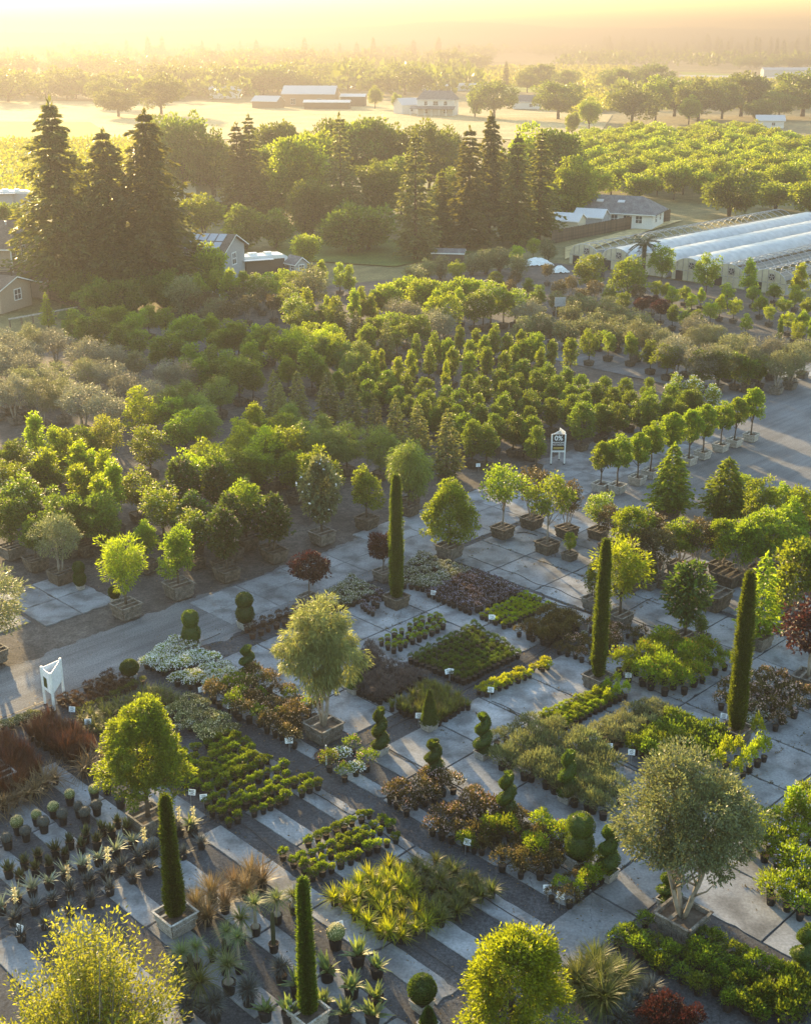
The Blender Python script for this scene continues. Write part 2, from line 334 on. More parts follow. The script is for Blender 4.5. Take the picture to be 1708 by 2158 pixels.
def broadleaf(name, mat, h=4.0, w=2.6, trunk=1.0, nc=70, per=42, L=.16, W=.09, rc=.34, amt=.2, grav=0., lo=.5, prof=None, flower=None, nfl=0, flL=.08, core=.0):
    cz = trunk + (h - trunk) / 2; C = bumpy(shell(nc, w / 2 - rc * .6, w / 2 - rc * .6, (h - trunk) / 2 - rc * .6, cz, lo, prof), cz, amt)
    rcs = rc * rng.uniform(.7, 1.25, nc)
    V = clumps(C, rcs, per, L, W, grav=grav, crown_c=np.array([0, 0, cz]))
    mats = [mat]; mi = np.zeros(len(V) // 4, int)
    if flower:
        k = rng.integers(0, nc, nfl); d = sph(nfl); d[:, 2] = np.abs(d[:, 2]) * .8; out = unit(C[k] - np.array([0, 0, cz]))
        P = C[k] + unit(d + out) * rcs[k][:, None] * 1.0
        V = np.concatenate([V, leaves(P, sph(nfl) + [0, 0, .5], flL, flL * .8)]); mats.append(flower); mi = np.concatenate([mi, np.ones(nfl, int)])
    return leafmesh(name, V, mats, mi), C, cz
def trunkmesh(name, mat, h, r0, r1, targets=None, nlimb=6, multi=1, bend=.12, spread=.35, seed=0):
    rr = random.Random(seed + 5); b = MB()
    for s_ in range(multi):
        ang = s_ * 6.283 / max(multi, 1) + rr.random(); sp = spread if multi > 1 else 0
        base = Vector((math.cos(ang) * .08 * (multi > 1), math.sin(ang) * .08 * (multi > 1), 0)); pts = []; rad = []
        for i in range(6):
            t = i / 5; pts.append(base + Vector((math.cos(ang) * sp * t + rr.uniform(-bend, bend) * t * .6, math.sin(ang) * sp * t + rr.uniform(-bend, bend) * t * .6, h * t))); rad.append(r0 + (r1 - r0) * t)
        b.tube(pts, rad, 7)
        if targets is not None and len(targets):
            for k in range(nlimb):
                T = Vector(targets[rr.randrange(len(targets))]); i = rr.choice([2, 3, 4, 5]); P = pts[i]
                if T.z < P.z * .8: T.z = P.z * 1.05
                mid = P.lerp(T, .5) + Vector((0, 0, -.06 * h)) + Vector((rr.uniform(-1, 1), rr.uniform(-1, 1), 0)) * .04 * h
                b.tube([P, mid, T], [rad[i] * .6, rad[i] * .38, rad[i] * .12], 5)
    return b.mesh(name, mat, True)
def conifer(name, mat, h=20., w=8., levels=30, per=9, spray=26, L=.7, W=.34, droop=.25, bare=.06, pw=.85, irregular=.25, up=.1):
    Ps = []; As = []
    for i in range(levels):
        t = (i + rng.uniform(0, .6)) / levels; z = h * (bare + (1 - bare) * t)
        rmax = w / 2 * (1 - t) ** pw * (1.0 if t > .12 else .7 + 2.5 * t) + .02 * h * (1 - t)
        n = max(4, int(per * (1 - t * .5))); a0 = rng.uniform(0, 6.28)
        for k in range(n):
            a = a0 + 6.283 * k / n + rng.uniform(-.3, .3); r_ = rmax * rng.uniform(1 - irregular * 1.6, 1 + irregular * .6)
            ns = max(5, int(spray * (.35 + .65 * (1 - t)))); s_ = rng.uniform(.12, 1, ns) ** .7
            d = np.array([math.cos(a), math.sin(a), 0]); side = np.array([-d[1], d[0], 0])
            lat = rng.normal(0, .16, ns) * r_ * (1.1 - s_) + rng.normal(0, .05, ns) * r_
            P = d * (s_ * r_)[:, None] + side * lat[:, None]; P[:, 2] = z + up * r_ * s_ - droop * r_ * s_ ** 2 + rng.normal(0, .035, ns) * r_
            Ps.append(P); As.append(d * .8 + side * rng.normal(0, .6, (ns, 1)) + np.array([0, 0, -.25]) + sph(ns) * .35)
    P = np.concatenate(Ps); A = np.concatenate(As)
    tip = np.stack([rng.normal(0, .006 * h, 14), rng.normal(0, .006 * h, 14), rng.uniform(.95, 1.01, 14) * h], 1)
    P = np.concatenate([P, tip]); A = np.concatenate([A, sph(14) * .4 + [0, 0, 1]])
    return leafmesh(name, leaves(P, A, L, W), mat)
def column(name, mat, prof, h, n, L, W, up=.8, wob=.06, mat2=None):
    """dense column or topiary: leaves over a profile r(t)"""
    t = rng.uniform(0, 1, n); a = rng.uniform(0, 6.283, n); r_ = prof(t, a)
    p1, p2, p3 = rng.uniform(0, 6.28, 3); lob = 1 + wob * np.sin(a * 2 + t * 11 + p1) + wob * .8 * np.sin(a * 3 - t * 23 + p2) + wob * .6 * np.sin(a * 5 + t * 41 + p3)
    depth = 1 - np.abs(rng.normal(0, .12, n)); P = np.stack([np.cos(a) * r_ * lob * depth, np.sin(a) * r_ * lob * depth, t * h], 1)
    A = np.stack([np.cos(a), np.sin(a), np.full(n, up)], 1) + sph(n) * .45
    return leaves(P, A, L, W)
def corecol(prof, h, k=.86, n=12, rings=26):
    V = []; 
    for i in range(rings):
        t = i / (rings - 1)
        for j in range(n):
            a = 6.283 * j / n; r_ = float(prof(np.array([t]), np.array([a]))[0]) * k; V.append((math.cos(a) * r_, math.sin(a) * r_, t * h))
    Q = [(i * n + j, i * n + (j + 1) % n, (i + 1) * n + (j + 1) % n, (i + 1) * n + j) for i in range(rings - 1) for j in range(n)]
    return np.array(V), np.array(Q)
def withcore(name, V, mat, core):
    cv, cq = core; Q = np.concatenate([cq, quadidx(len(V) // 4) + len(cv)])
    return npmesh(name, np.concatenate([cv, V]), Q, mat)
def blades(n, L, W, base_r=.05, droop=.8, spread=1.0, seg=3, up=1.0, z0=0.0):
    """strap leaves as short ribbons that arch over"""
    a = rng.uniform(0, 6.283, n); tilt = rng.uniform(.08, 1.0, n) * spread; Ls = L * rng.uniform(.65, 1.15, n)
    Vs = []; d = np.stack([np.cos(a), np.sin(a), np.zeros(n)], 1); s_ = np.stack([-np.sin(a), np.cos(a), np.zeros(n)], 1)
    rows = []
    for i in range(seg + 1):
        t = i / seg; hor = np.sin(tilt) * t + .35 * droop * t * t; ver = np.cos(tilt) * t * up - droop * tilt * t * t * .75
        c = d * (base_r + Ls * hor)[:, None] + np.array([0, 0, 1]) * (z0 + Ls * ver)[:, None]; wd = W * (1 - t ** 1.6) * (.6 + .8 * min(t * 3, 1) * .6) / 2 + .0015
        rows.append((c - s_ * wd, c + s_ * wd))
    for i in range(seg): Vs.append(np.stack([rows[i][0], rows[i][1], rows[i + 1][1], rows[i + 1][0]], 1))
    return np.stack(Vs, 1).reshape(-1, 3)

# ------------------------------------------------------------------ the setting: ground, yard, road, slabs, fields, hills
def sheet(name, pts, z, mat, sub=None):
    me = bpy.data.meshes.new(name); me.from_pydata([(x, y, z) for x, y in pts], [], [tuple(range(len(pts)))]); me.materials.append(M[mat]); me.update()
    if me.polygons[0].normal.z < 0: me.flip_normals()
    return struct(name, me)
def abq(a0, a1, b0, b1): return [ab2xy(a0, b0), ab2xy(a1, b0), ab2xy(a1, b1), ab2xy(a0, b1)]
sheet('ground', [(-4200, -400), (4200, -400), (4200, 4300), (-4200, 4300)], -.3, 'ground')
sheet('farmyard_terrain', [(-130, 10), (110, 10), (150, 300), (-110, 260)], -.2, 'weeds')
yard = sheet('yard_dirt', [ab2xy(8, 10), ab2xy(90, -25), ab2xy(134, 55), ab2xy(133, 104), ab2xy(92, 116), ab2xy(62, 111), ab2xy(20, 90), ab2xy(2, 40)], -.06, 'yard_dirt')
gravel = sheet('gravel_yard', [ab2xy(5, 10), ab2xy(26, -4), ab2xy(56, 4), ab2xy(56, 46.8), ab2xy(5, 46.8)], -.012, 'gravel')
# the service road: worn surface with wandering edges
def ribbon(name, a0, a1, f0, f1, z, mat, n=60):
    vs = []; 
    for i in range(n + 1):
        a = a0 + (a1 - a0) * i / n; vs += [(*ab2xy(a, f0(a)), z), (*ab2xy(a, f1(a)), z)]
    b = MB(); b.add(vs, [(2 * i, 2 * i + 2, 2 * i + 3, 2 * i + 1) for i in range(n)])
    me = b.mesh(name, mat)
    if me.polygons[0].normal.z < 0: me.flip_normals()
    return struct(name, me)
from mathutils import noise as mnoise
def wob(s, k): return lambda a: s + .5 * mnoise.noise((a * .22, k, 0)) + .3 * mnoise.noise((a * .9, k, 3)) + .22 * mnoise.noise((a * 2.7, k, 7)) + .14 * mnoise.noise((a * 7, k, 9))
ribbon('service_road', 2, 140, wob(45.7, 1), lambda a: wob(50.6, 2)(a) + max(0, min(1, (a - 55) / 8)) * 1.6 - max(0, min(1, (a - 86) / 10)) * 0, 0.0, 'road', 900)
sheet('parking_apron', [ab2xy(58, 47.5), ab2xy(58, 40), ab2xy(75, 25), ab2xy(128, 20), ab2xy(128, 47.5)], -.006, 'road')
sheet('cross_lane', [ab2xy(90, 52), ab2xy(99, 52), ab2xy(99, 76), ab2xy(90, 76)], -.01, 'road')

SLAB = {}
def slab(a0, a1, b0, b1, mat='concrete', top=.022, parent=None, corners=None):
    ca, cb = (a0 + a1) / 2, (b0 + b1) / 2; wa, wb_ = (a1 - a0) / 2 - .022, (b1 - b0) / 2 - .022
    key = (round(wa, 2), round(wb_, 2), mat, rnd.randrange(3))
    if key not in SLAB:                                     # worn outline: the edge wanders and chips a little
        ring = []; per_edge = lambda L_: max(3, int(L_ / .3))
        for (x0, y0), (x1, y1) in (((-wa, -wb_), (wa, -wb_)), ((wa, -wb_), (wa, wb_)), ((wa, wb_), (-wa, wb_)), ((-wa, wb_), (-wa, -wb_))):
            n = per_edge(math.hypot(x1 - x0, y1 - y0))
            for i in range(n): ring.append((x0 + (x1 - x0) * i / n, y0 + (y1 - y0) * i / n))
        tp = []; low = []
        for x, y in ring:
            c = rnd.uniform(0, .018) + (rnd.uniform(.03, .09) if rnd.random() < .06 else 0); kx = (wa - c) / wa; ky = (wb_ - c) / wb_
            low.append((x * kx, y * ky, -.08)); tp.append((x * kx * (1 - .015 / wa), y * ky * (1 - .015 / wb_), 0))
        n = len(ring); SLAB[key] = MB().add(low + tp, [tuple(range(n, 2 * n))] + [(i, (i + 1) % n, n + (i + 1) % n, n + i) for i in range(n)]).mesh('concrete_slab', mat)
    x, y = ab2xy(ca, cb)
    return obj('concrete_slab', SLAB[key], parent or gravel, (x, y, top + rnd.uniform(-.005, .005)), (rnd.uniform(-.002, .002), rnd.uniform(-.002, .002), R(45)))
def pave(a0, a1, b0, b1, sa, sb, mat='concrete', parent=None, top=.022, skip=()):
    na = max(1, round((a1 - a0) / sa)); nb = max(1, round((b1 - b0) / sb))
    for i in range(na):
        for j in range(nb):
            if (i, j) in skip: continue
            slab(a0 + (a1 - a0) * i / na, a0 + (a1 - a0) * (i + 1) / na, b0 + (b1 - b0) * j / nb, b0 + (b1 - b0) * (j + 1) / nb, mat, top, parent)
for k in range(-2, 7):                                       # pale strips between the gravel rows
    a0 = 13.4 + 2.17 * k; a1 = a0 + 1.06
    pave(a0, a1, 12.5 if k < 4 else 20.7, 33.1, 1.06, 3.1)
    if k >= 2: pave(a0, a1, 33.95, 41.5 if k < 6 else 34.0 + 3.6, 1.06, 3.7)
    else: pave(a0, a1, 33.95, 41.5, 1.06, 3.7)
pave(28.6, 29.3, 20.7, 33.0, .7, 3.05); pave(28.6, 29.3, 34, 41.3, .7, 3.6)
pave(30.3, 31.4, 25, 32.9, 1.1, 2.6); pave(29.3, 30.3, 20.7, 25.0, 1, 2.15)
pave(31.4, 37.4, 20.7, 32.7, 3.0, 3.0); pave(30.3, 31.4, 20.7, 25, 1.1, 2.1)
pave(37.4, 52.9, 12, 32.6, 3.1, 3.43); pave(31.8, 37.4, 11.5, 18.7, 2.8, 3.6)
pave(26.2, 37.4, 18.7, 20.66, 3.7, 1.96)
pave(31.0, 36.2, 34.3, 44.0, 2.6, 3.2); pave(36.2, 48.0, 34.1, 43.9, 2.95, 3.25, skip=((0, 0),))
pave(48.2, 58.5, 31.5, 45.2, 3.4, 3.4); pave(53.2, 64, 18, 31.2, 3.6, 3.3)
pave(34, 46.8, 46.6, 50.4, 3.2, 1.9, 'concrete_road', top=.012); pave(46.8, 66, 45.6, 51.4, 3.2, 2.9, 'concrete', top=.014)
pave(66, 80, 46, 51.6, 3.5, 2.8, 'concrete', top=.014)
pave(10, 27, 54.2, 61.5, 3.4, 3.65, parent=yard, top=.0); pave(27.2, 31.5, 53.2, 58.5, 2.1, 2.6, parent=yard, top=-.005)
pave(96, 130, 50.2, 52.6, 3.4, 2.4, parent=yard, top=.012)

# fields and far ground
def pxsheet(name, pts, z, mat): return sheet(name, [g(*p) for p in pts], z, mat)
pxsheet('vine_field', [(-700, 252), (190, 256), (262, 300), (250, 440), (-900, 440)], -.15, 'field')
pxsheet('dry_meadow', [(-900, 206), (420, 214), (900, 222), (1290, 240), (1250, 300), (800, 280), (262, 300), (190, 256), (-900, 250)], -.14, 'dry_grass')
pxsheet('far_field', [(845, 142), (1330, 142), (1330, 190), (1160, 196), (850, 178)], -.13, 'field')
pxsheet('far_field', [(1430, 150), (1800, 168), (2100, 205), (1500, 205)], -.13, 'field')
pxsheet('far_road', [(1430, 157), (1900, 163), (1900, 169), (1430, 161)], -.1, 'tank')
pxsheet('lawn', [(150, 585), (262, 575), (262, 690), (120, 670)], -.05, 'lawn')
pxsheet('lawn', [(560, 500), (830, 505), (1000, 530), (830, 560), (600, 545)], -.05, 'lawn')
pxsheet('weed_bank', [(1190, 520), (1390, 465), (1440, 462), (1270, 515), (1190, 545)], -.04, 'dry_grass')
# vine rows on the left field, too many plants to count
def vines():
    Vs = []
    for r_ in range(60):
        n = 520; s_ = rng.uniform(0, 1, n); x = -200 + s_ * 150; y = 232 + r_ * 2.5 + s_ * 8
        keep = (x / y > -.5) & (x / y < -.195 + rng.normal(0, .004, n)); x = x[keep]; y = y[keep]; m_ = len(x)
        P = np.stack([x + rng.normal(0, .3, m_), y + rng.normal(0, .35, m_), rng.uniform(.1, 1.1, m_)], 1)
        Vs.append(leaves(P, sph(m_) + [0, 0, .4], .85, .6))
    for quad, nr, n in (([(850, 145), (1330, 145), (1330, 190), (860, 178)], 70, 260), ([(1430, 170), (1800, 178), (1900, 204), (1500, 204)], 40, 200), ([(1180, 196), (1330, 192), (1300, 235), (1200, 240)], 30, 120)):
        A, B, C, D_ = [np.array(g(*q)) for q in quad]
        for k in range(nr):
            t_ = (k / nr) ; s_ = rng.uniform(0, 1, n)[:, None]; p = (A + (B - A) * s_) * (1 - t_) + (D_ + (C - D_) * s_) * t_; dist = float(p[:, 1].mean()) / 400
            P = np.concatenate([p + rng.normal(0, .5, (n, 2)), rng.uniform(.2, 1.5, (n, 1))], 1); Vs.append(leaves(P, sph(n) + [0, 0, .4], 1.3 * dist, 1.0 * dist))
    return leafmesh('vine_rows', Vs, 'limegrass')
vr = struct('vine_rows', vines(), 'stuff'); vr['label'] = 'bright yellow-green low vines filling the fields beyond the trees'; vr['category'] = 'vines'
# hills on the horizon
def hills(name, y, pts, w):
    n = 90; vs = []; xs = [p[0] for p in pts]; hs = [p[1] for p in pts]
    for i in range(n):
        X = xs[0] + (xs[-1] - xs[0]) * i / (n - 1); hh = float(np.interp(X, xs, hs)) + 3 * math.sin(X * .009) + 2 * math.sin(X * .023)
        for k, f in enumerate((0, .5, .85, 1, .8, 0)): vs.append((X, y + w * (k / 5 - .5), -.5 + max(hh, 1) * f))
    fs = [(i * 6 + k, (i + 1) * 6 + k, (i + 1) * 6 + k + 1, i * 6 + k + 1) for i in range(n - 1) for k in range(5)]
    return struct(name, MB().add(vs, fs).mesh(name, 'hill', True))
hills('hills', 3900, [(-3900, 40), (-1900, 48), (-1000, 50), (-400, 60), (0, 76), (200, 80), (400, 70), (850, 62), (1300, 60), (3900, 40)], 600)
hills('hills', 3450, [(-3900, 30), (-1200, 33), (-500, 30), (100, 34), (500, 40), (1000, 37), (3900, 30)], 300)

# ------------------------------------------------------------------ crates, pots and cards
def crate_piece(kind):
    """one board of the unit crate (top width 1, height .62), seen on its +y side"""
    hw, lw, hh = .5, .40, .62; b = MB()
    def slat(u0, u1, z0, z1, off, th):
        vs = []
        for z in (z0, z1):
            k = lw + (hw - lw) * z / hh
            for d in (off, off + th):
                for u in (u0, u1): vs.append((u * k, k + d, z))
        b.add(vs, [(0, 2, 3, 1), (4, 5, 7, 6), (0, 1, 5, 4), (2, 6, 7, 3), (0, 4, 6, 2), (1, 3, 7, 5)])
    return b, slat
PLANKS = []
for i in range(6):
    b, sl = crate_piece(0); u0 = -.985 + i * 1.97 / 6; sl(u0 + .012, u0 + 1.97 / 6 - .02, .012, .6 - (i % 3) * .008, 0, .022); PLANKS.append(('plank', b))
for z0, z1 in ((.08, .15), (.36, .43)):
    b, sl = crate_piece(0); sl(-1.04, 1.04, z0, z1, .024, .02); PLANKS.append(('batten', b))
b, sl = crate_piece(0); b.box(-.545, .545, .475, .545, .603, .633); PLANKS.append(('rim_board', b))
CR_MESH = {}
def crate_meshes(mat):
    if mat not in CR_MESH:
        joined = MB()
        for s_ in range(4):
            m_ = Matrix.Rotation(s_ * math.pi / 2, 3, 'Z')
            for _, b in PLANKS: joined.add([m_ @ Vector(v) for v in b.v], b.f, 0)
        for y in (-.17, .17): joined.box(-.47, .47, y - .045, y + .045, .606, .63)
        joined.add([(-.46, -.46, .52), (.46, -.46, .52), (.46, .46, .52), (-.46, .46, .52)], [(0, 1, 2, 3)], 1)
        jm = joined.mesh('crate', [mat, 'soil_pale'])
        pl = [(n, b.mesh(n, mat)) for n, b in PLANKS]
        bar = MB().box(-.47, .47, -.045, .045, .606, .63).mesh('cross_board', mat)
        soil = MB().add([(-.46, -.46, .5), (.46, -.46, .5), (.46, .46, .5), (-.46, .46, .5), (-.4, -.4, .02), (.4, -.4, .02), (.4, .4, .02), (-.4, .4, .02)], [(0, 1, 2, 3), (4, 5, 1, 0), (5, 6, 2, 1), (6, 7, 3, 2), (7, 4, 0, 3)]).mesh('soil', 'soil_pale')
        CR_MESH[mat] = (jm, pl, bar, soil)
    return CR_MESH[mat]
CRATES = []
def add_crate(parent, size, mat='wood_grey', planks=False, rz=R(45), bars=2):
    jm, pl, bar, soil = crate_meshes(mat)
    if planks: CRATES.append((parent.location.x, parent.location.y, size))
    if not planks: return obj('crate', jm, parent, (0, 0, .01), (0, 0, rz), (size, size, size))
    c = obj('crate', soil, parent, (0, 0, .01), (0, 0, rz), (size, size, size))
    for s_ in range(4):
        for n, me in pl: obj(n, me, c, (0, 0, 0), (0, 0, s_ * math.pi / 2))
    for i in range(bars): obj('cross_board', bar, c, (0, -.17 + .34 * i, 0) if bars > 1 else (0, .1, 0), (0, 0, 0))
    return c
def potmesh(mat, name='pot'):
    b = MB(); b.lathe([(.001, 0), (.38, 0), (.47, .86), (.5, .86), (.5, 1.0), (.46, 1.0), (.45, .92), (.001, .92)], 12); me = b.mesh(name, [mat, 'soil'])
    me.polygons.foreach_set('material_index', [0] * 72 + [1] * 12); return me
POT = {m: potmesh(m) for m in ('pot', 'pot_brown', 'terracotta')}
cardm = MB(); cardm.box(-.12, .12, -.004, .004, .30, .50, 0, Matrix.Rotation(-.35, 4, 'X')); CARD = cardm.mesh('card', 'card')
STAKE = MB().box(-.008, .008, -.006, .006, 0, .36).mesh('stake', 'steel')
def _print():
    b = MB(); rm = Matrix.Rotation(-.35, 4, 'X')
    for z, w in ((.455, .08), (.425, .06), (.395, .085), (.36, .05), (.335, .07)): b.box(-w, w, -.0065, -.0045, z, z + .012, 0, rm)
    return b.mesh('print', 'ink')
PRINT = _print()
def price_card(px, s=1.25):
    x, y = g(*px, .4 * s); t = thing('price_card', 'white price card on a stake at the front of a plant bed', 'price card', (x, y, .02), rnd.uniform(-.5, .5), 'price cards standing in the plant beds', (s, s, s))
    obj('stake', STAKE, t); c = obj('card', CARD, t); obj('print', PRINT, c)
    return t
# ------------------------------------------------------------------ tree kinds: (crown meshes, trunk meshes, nominal height)
SP = {}
def spec(key, n, fn, bark='bark', r0=.07, r1=.035, th=None, multi=1, nlimb=6, spread=.35):
    cs = []; ts = []; H_ = None
    for i in range(n):
        me, C, H_ = fn(i); cs.append(me)
        ts.append(trunkmesh('trunk', bark, th or H_ * .55, r0, r1, C, nlimb, multi, seed=i, spread=spread))
    SP[key] = (cs, ts, H_)
def bl(mat, h, w, profs=None, **kw):
    def f(i):
        k2 = dict(kw)
        if profs: k2['prof'] = profs[i % len(profs)]
        me, C, cz = broadleaf('crown', mat, h, w, **k2); return me, C, h
    return f
egg = lambda t: np.sin(np.pi * np.clip(t, 0, 1) ** .75) ** .6
cone = lambda t: np.clip(1.08 - t, 0, 1) ** .7 * np.clip(t * 6 + .35, 0, 1)
tear = lambda t: np.clip(1.04 - t, 0, 1) ** .55 * np.clip(t * 4 + .3, 0, 1)
spec('round', 5, bl('green', 4.0, 2.7, profs=[None, egg, tear, None, egg], trunk=.7, nc=80, per=50, L=.15, W=.10, rc=.34, amt=.26))
spec('lime_round', 5, bl('lime', 4.2, 2.6, profs=[None, egg, tear, None, egg], trunk=.8, nc=75, per=50, L=.15, W=.09, rc=.34, amt=.28))
spec('lime_tall', 3, bl('lime', 4.6, 1.9, trunk=.6, nc=70, per=50, L=.16, W=.10, rc=.30, amt=.16, prof=tear))
spec('dark_round', 5, bl('mid', 3.8, 2.4, profs=[None, egg, tear, None, egg], trunk=.6, nc=80, per=46, L=.16, W=.09, rc=.31, amt=.26))
spec('tip', 4, bl('green', 3.4, 1.5, trunk=.4, nc=70, per=44, L=.13, W=.08, rc=.24, amt=.1, prof=tear))
spec('tip_dark', 4, bl('mid', 3.2, 1.7, trunk=.4, nc=75, per=46, L=.13, W=.08, rc=.26, amt=.14, prof=egg))
spec('magnolia', 3, bl('dark', 4.2, 2.2, trunk=.7, nc=85, per=34, L=.24, W=.13, rc=.32, amt=.18, prof=egg, flower='flower_pink', nfl=110, flL=.14), r0=.08)
spec('magnolia_big', 1, bl('sage', 4.6, 2.7, trunk=.6, nc=110, per=44, L=.24, W=.13, rc=.34, amt=.16, prof=egg, flower='flower_white', nfl=90, flL=.17), r0=.09)
spec('olive', 5, bl('olive', 3.8, 2.9, profs=[None, egg, tear, None, egg], trunk=.9, nc=90, per=56, L=.16, W=.045, rc=.38, amt=.2), 'bark_pale', .07, .03, multi=3, nlimb=4)
spec('silver', 2, bl('silver', 3.6, 2.9, trunk=.8, nc=90, per=56, L=.16, W=.045, rc=.38, amt=.2), 'bark_pale', .07, .03, multi=3, nlimb=4)
spec('sagebush', 3, bl('sage', 2.6, 2.3, trunk=.2, nc=70, per=46, L=.15, W=.06, rc=.34, amt=.2), multi=3)
spec('willow', 5, bl('soft', 4.2, 3.0, profs=[None, egg, tear, None, egg], trunk=.5, nc=90, per=60, L=.24, W=.04, rc=.38, amt=.12, grav=.9))
spec('hornbeam', 2, bl('green', 4.4, 4.6, trunk=.3, nc=240, per=64, L=.13, W=.08, rc=.32, amt=.06, prof=cone), r0=.09)
spec('lollipop', 3, bl('green', 3.4, 1.8, trunk=1.15, nc=80, per=64, L=.12, W=.08, rc=.24, amt=.05, prof=egg), r0=.055, r1=.04, th=2.2)
spec('crape', 3, bl('green', 3.6, 2.5, trunk=1.3, nc=60, per=44, L=.13, W=.09, rc=.34, amt=.22, flower='flower_tan', nfl=60, flL=.09), 'bark_pale', .05, .022, multi=1, nlimb=10, th=2.3)
spec('crape_multi', 3, bl('redgreen', 3.6, 2.4, trunk=1.2, nc=60, per=44, L=.13, W=.09, rc=.34, amt=.24, flower='flower_tan', nfl=80, flL=.09), 'bark_pale', .035, .018, multi=6, nlimb=4, th=2.4, spread=.6)
spec('crape_green', 5, bl('green', 4.0, 3.3, profs=[egg, None, tear, egg, None], trunk=1.1, nc=100, per=54, L=.16, W=.11, rc=.36, amt=.34), 'bark_pale', .04, .02, multi=6, nlimb=5, th=2.6, spread=.8)
spec('plum', 2, bl('plum', 3.2, 2.7, trunk=1.1, nc=80, per=50, L=.15, W=.10, rc=.32, amt=.12), 'bark', .05, .03, th=2)
spec('white_flower', 2, bl('green', 3.0, 1.5, trunk=.3, nc=60, per=40, L=.13, W=.08, rc=.26, amt=.12, prof=egg, flower='flower_white', nfl=500, flL=.10))
spec('blossom', 3, bl('green', 3.8, 2.4, trunk=.7, nc=75, per=44, L=.16, W=.09, rc=.34, amt=.2, flower='flower_cream', nfl=380, flL=.10))
spec('amber', 2, bl('golden', 4.0, 2.6, trunk=.8, nc=70, per=46, L=.15, W=.08, rc=.34, amt=.2))
spec('lime_feather', 2, bl('lime', 4.4, 3.0, trunk=.9, nc=85, per=56, L=.22, W=.06, rc=.42, amt=.16, lo=.3), r0=.08)
spec('burgundy', 2, bl('plum', 4.2, 2.4, trunk=.8, nc=70, per=40, L=.17, W=.10, rc=.32, amt=.25, flower='flower_tan', nfl=120, flL=.12), 'bark_pale')
def con(mat, h, w, **kw):
    def f(i): return conifer('crown', mat, h, w, **kw), None, h
    return f
spec('young_redwood', 3, con('conifer_pale', 4.4, 2.1, levels=26, per=9, spray=22, L=.24, W=.09, droop=.3, bare=.05, pw=.7), 'bark_red', .07, .03)
spec('lime_conifer', 2, con('lime', 5.0, 2.6, levels=22, per=8, spray=34, L=.26, W=.11, droop=.15, bare=.1, pw=.75, irregular=.35), 'bark_red', .08, .03)
spec('green_conifer', 2, con('green', 4.4, 2.9, levels=30, per=12, spray=36, L=.22, W=.11, droop=.3, bare=.04, pw=.6, irregular=.3), 'bark_red', .08, .03)
# large trees beyond the yard
spec('redwood', 3, con('conifer', 21, 10.5, levels=46, per=12, spray=70, L=.7, W=.27, droop=.3, bare=.12, pw=.6, irregular=.6), 'bark_red', .55, .12, th=19)
spec('fir', 3, con('conifer', 16, 6.0, levels=34, per=11, spray=46, L=.6, W=.25, droop=.25, bare=.05, pw=.62, irregular=.55), 'bark_red', .35, .08, th=14)
spec('cedar', 2, con('conifer_pale', 16, 6.4, levels=32, per=10, spray=36, L=.6, W=.26, droop=.1, bare=.04, pw=.6, irregular=.3), 'bark_red', .35, .08, th=14)
spec('big_broad', 4, bl('oak', 14, 11, trunk=2.6, nc=150, per=60, L=.5, W=.32, rc=1.15, amt=.25, lo=.45), 'bark', .38, .16, th=6, nlimb=12)
spec('big_lime', 3, bl('walnut', 13, 10, trunk=2.0, nc=150, per=60, L=.5, W=.32, rc=1.1, amt=.28, lo=.45), 'bark', .34, .14, th=6, nlimb=12)
spec('oak', 4, bl('oak', 14, 16, trunk=2.2, nc=130, per=54, L=.65, W=.45, rc=1.5, amt=.28, lo=.5), 'bark', .5, .2, th=6, nlimb=10)
spec('walnut', 4, bl('walnut', 6.5, 7.0, trunk=1.3, nc=95, per=46, L=.42, W=.24, rc=.75, amt=.3, lo=.4), 'bark', .16, .08, th=3, nlimb=9)
spec('shrub_big', 3, bl('mid', 5.0, 5.5, trunk=.3, nc=90, per=46, L=.34, W=.2, rc=.7, amt=.25), 'bark', .12, .06, multi=3)
spec('lime_bush', 3, bl('walnut', 5.5, 5.0, trunk=.6, nc=90, per=46, L=.34, W=.2, rc=.7, amt=.25), 'bark', .12, .06, multi=3)
spec('far_broad', 3, bl('oak', 13, 19, trunk=1.5, nc=60, per=26, L=1.1, W=.8, rc=1.9, amt=.3, lo=.5), 'bark', .4, .2, th=5, nlimb=5)
spec('far_fir', 3, con('conifer', 22, 7, levels=24, per=8, spray=12, L=1.5, W=.8, droop=.3, bare=.03, pw=.8), 'bark_red', .4, .1, th=18)

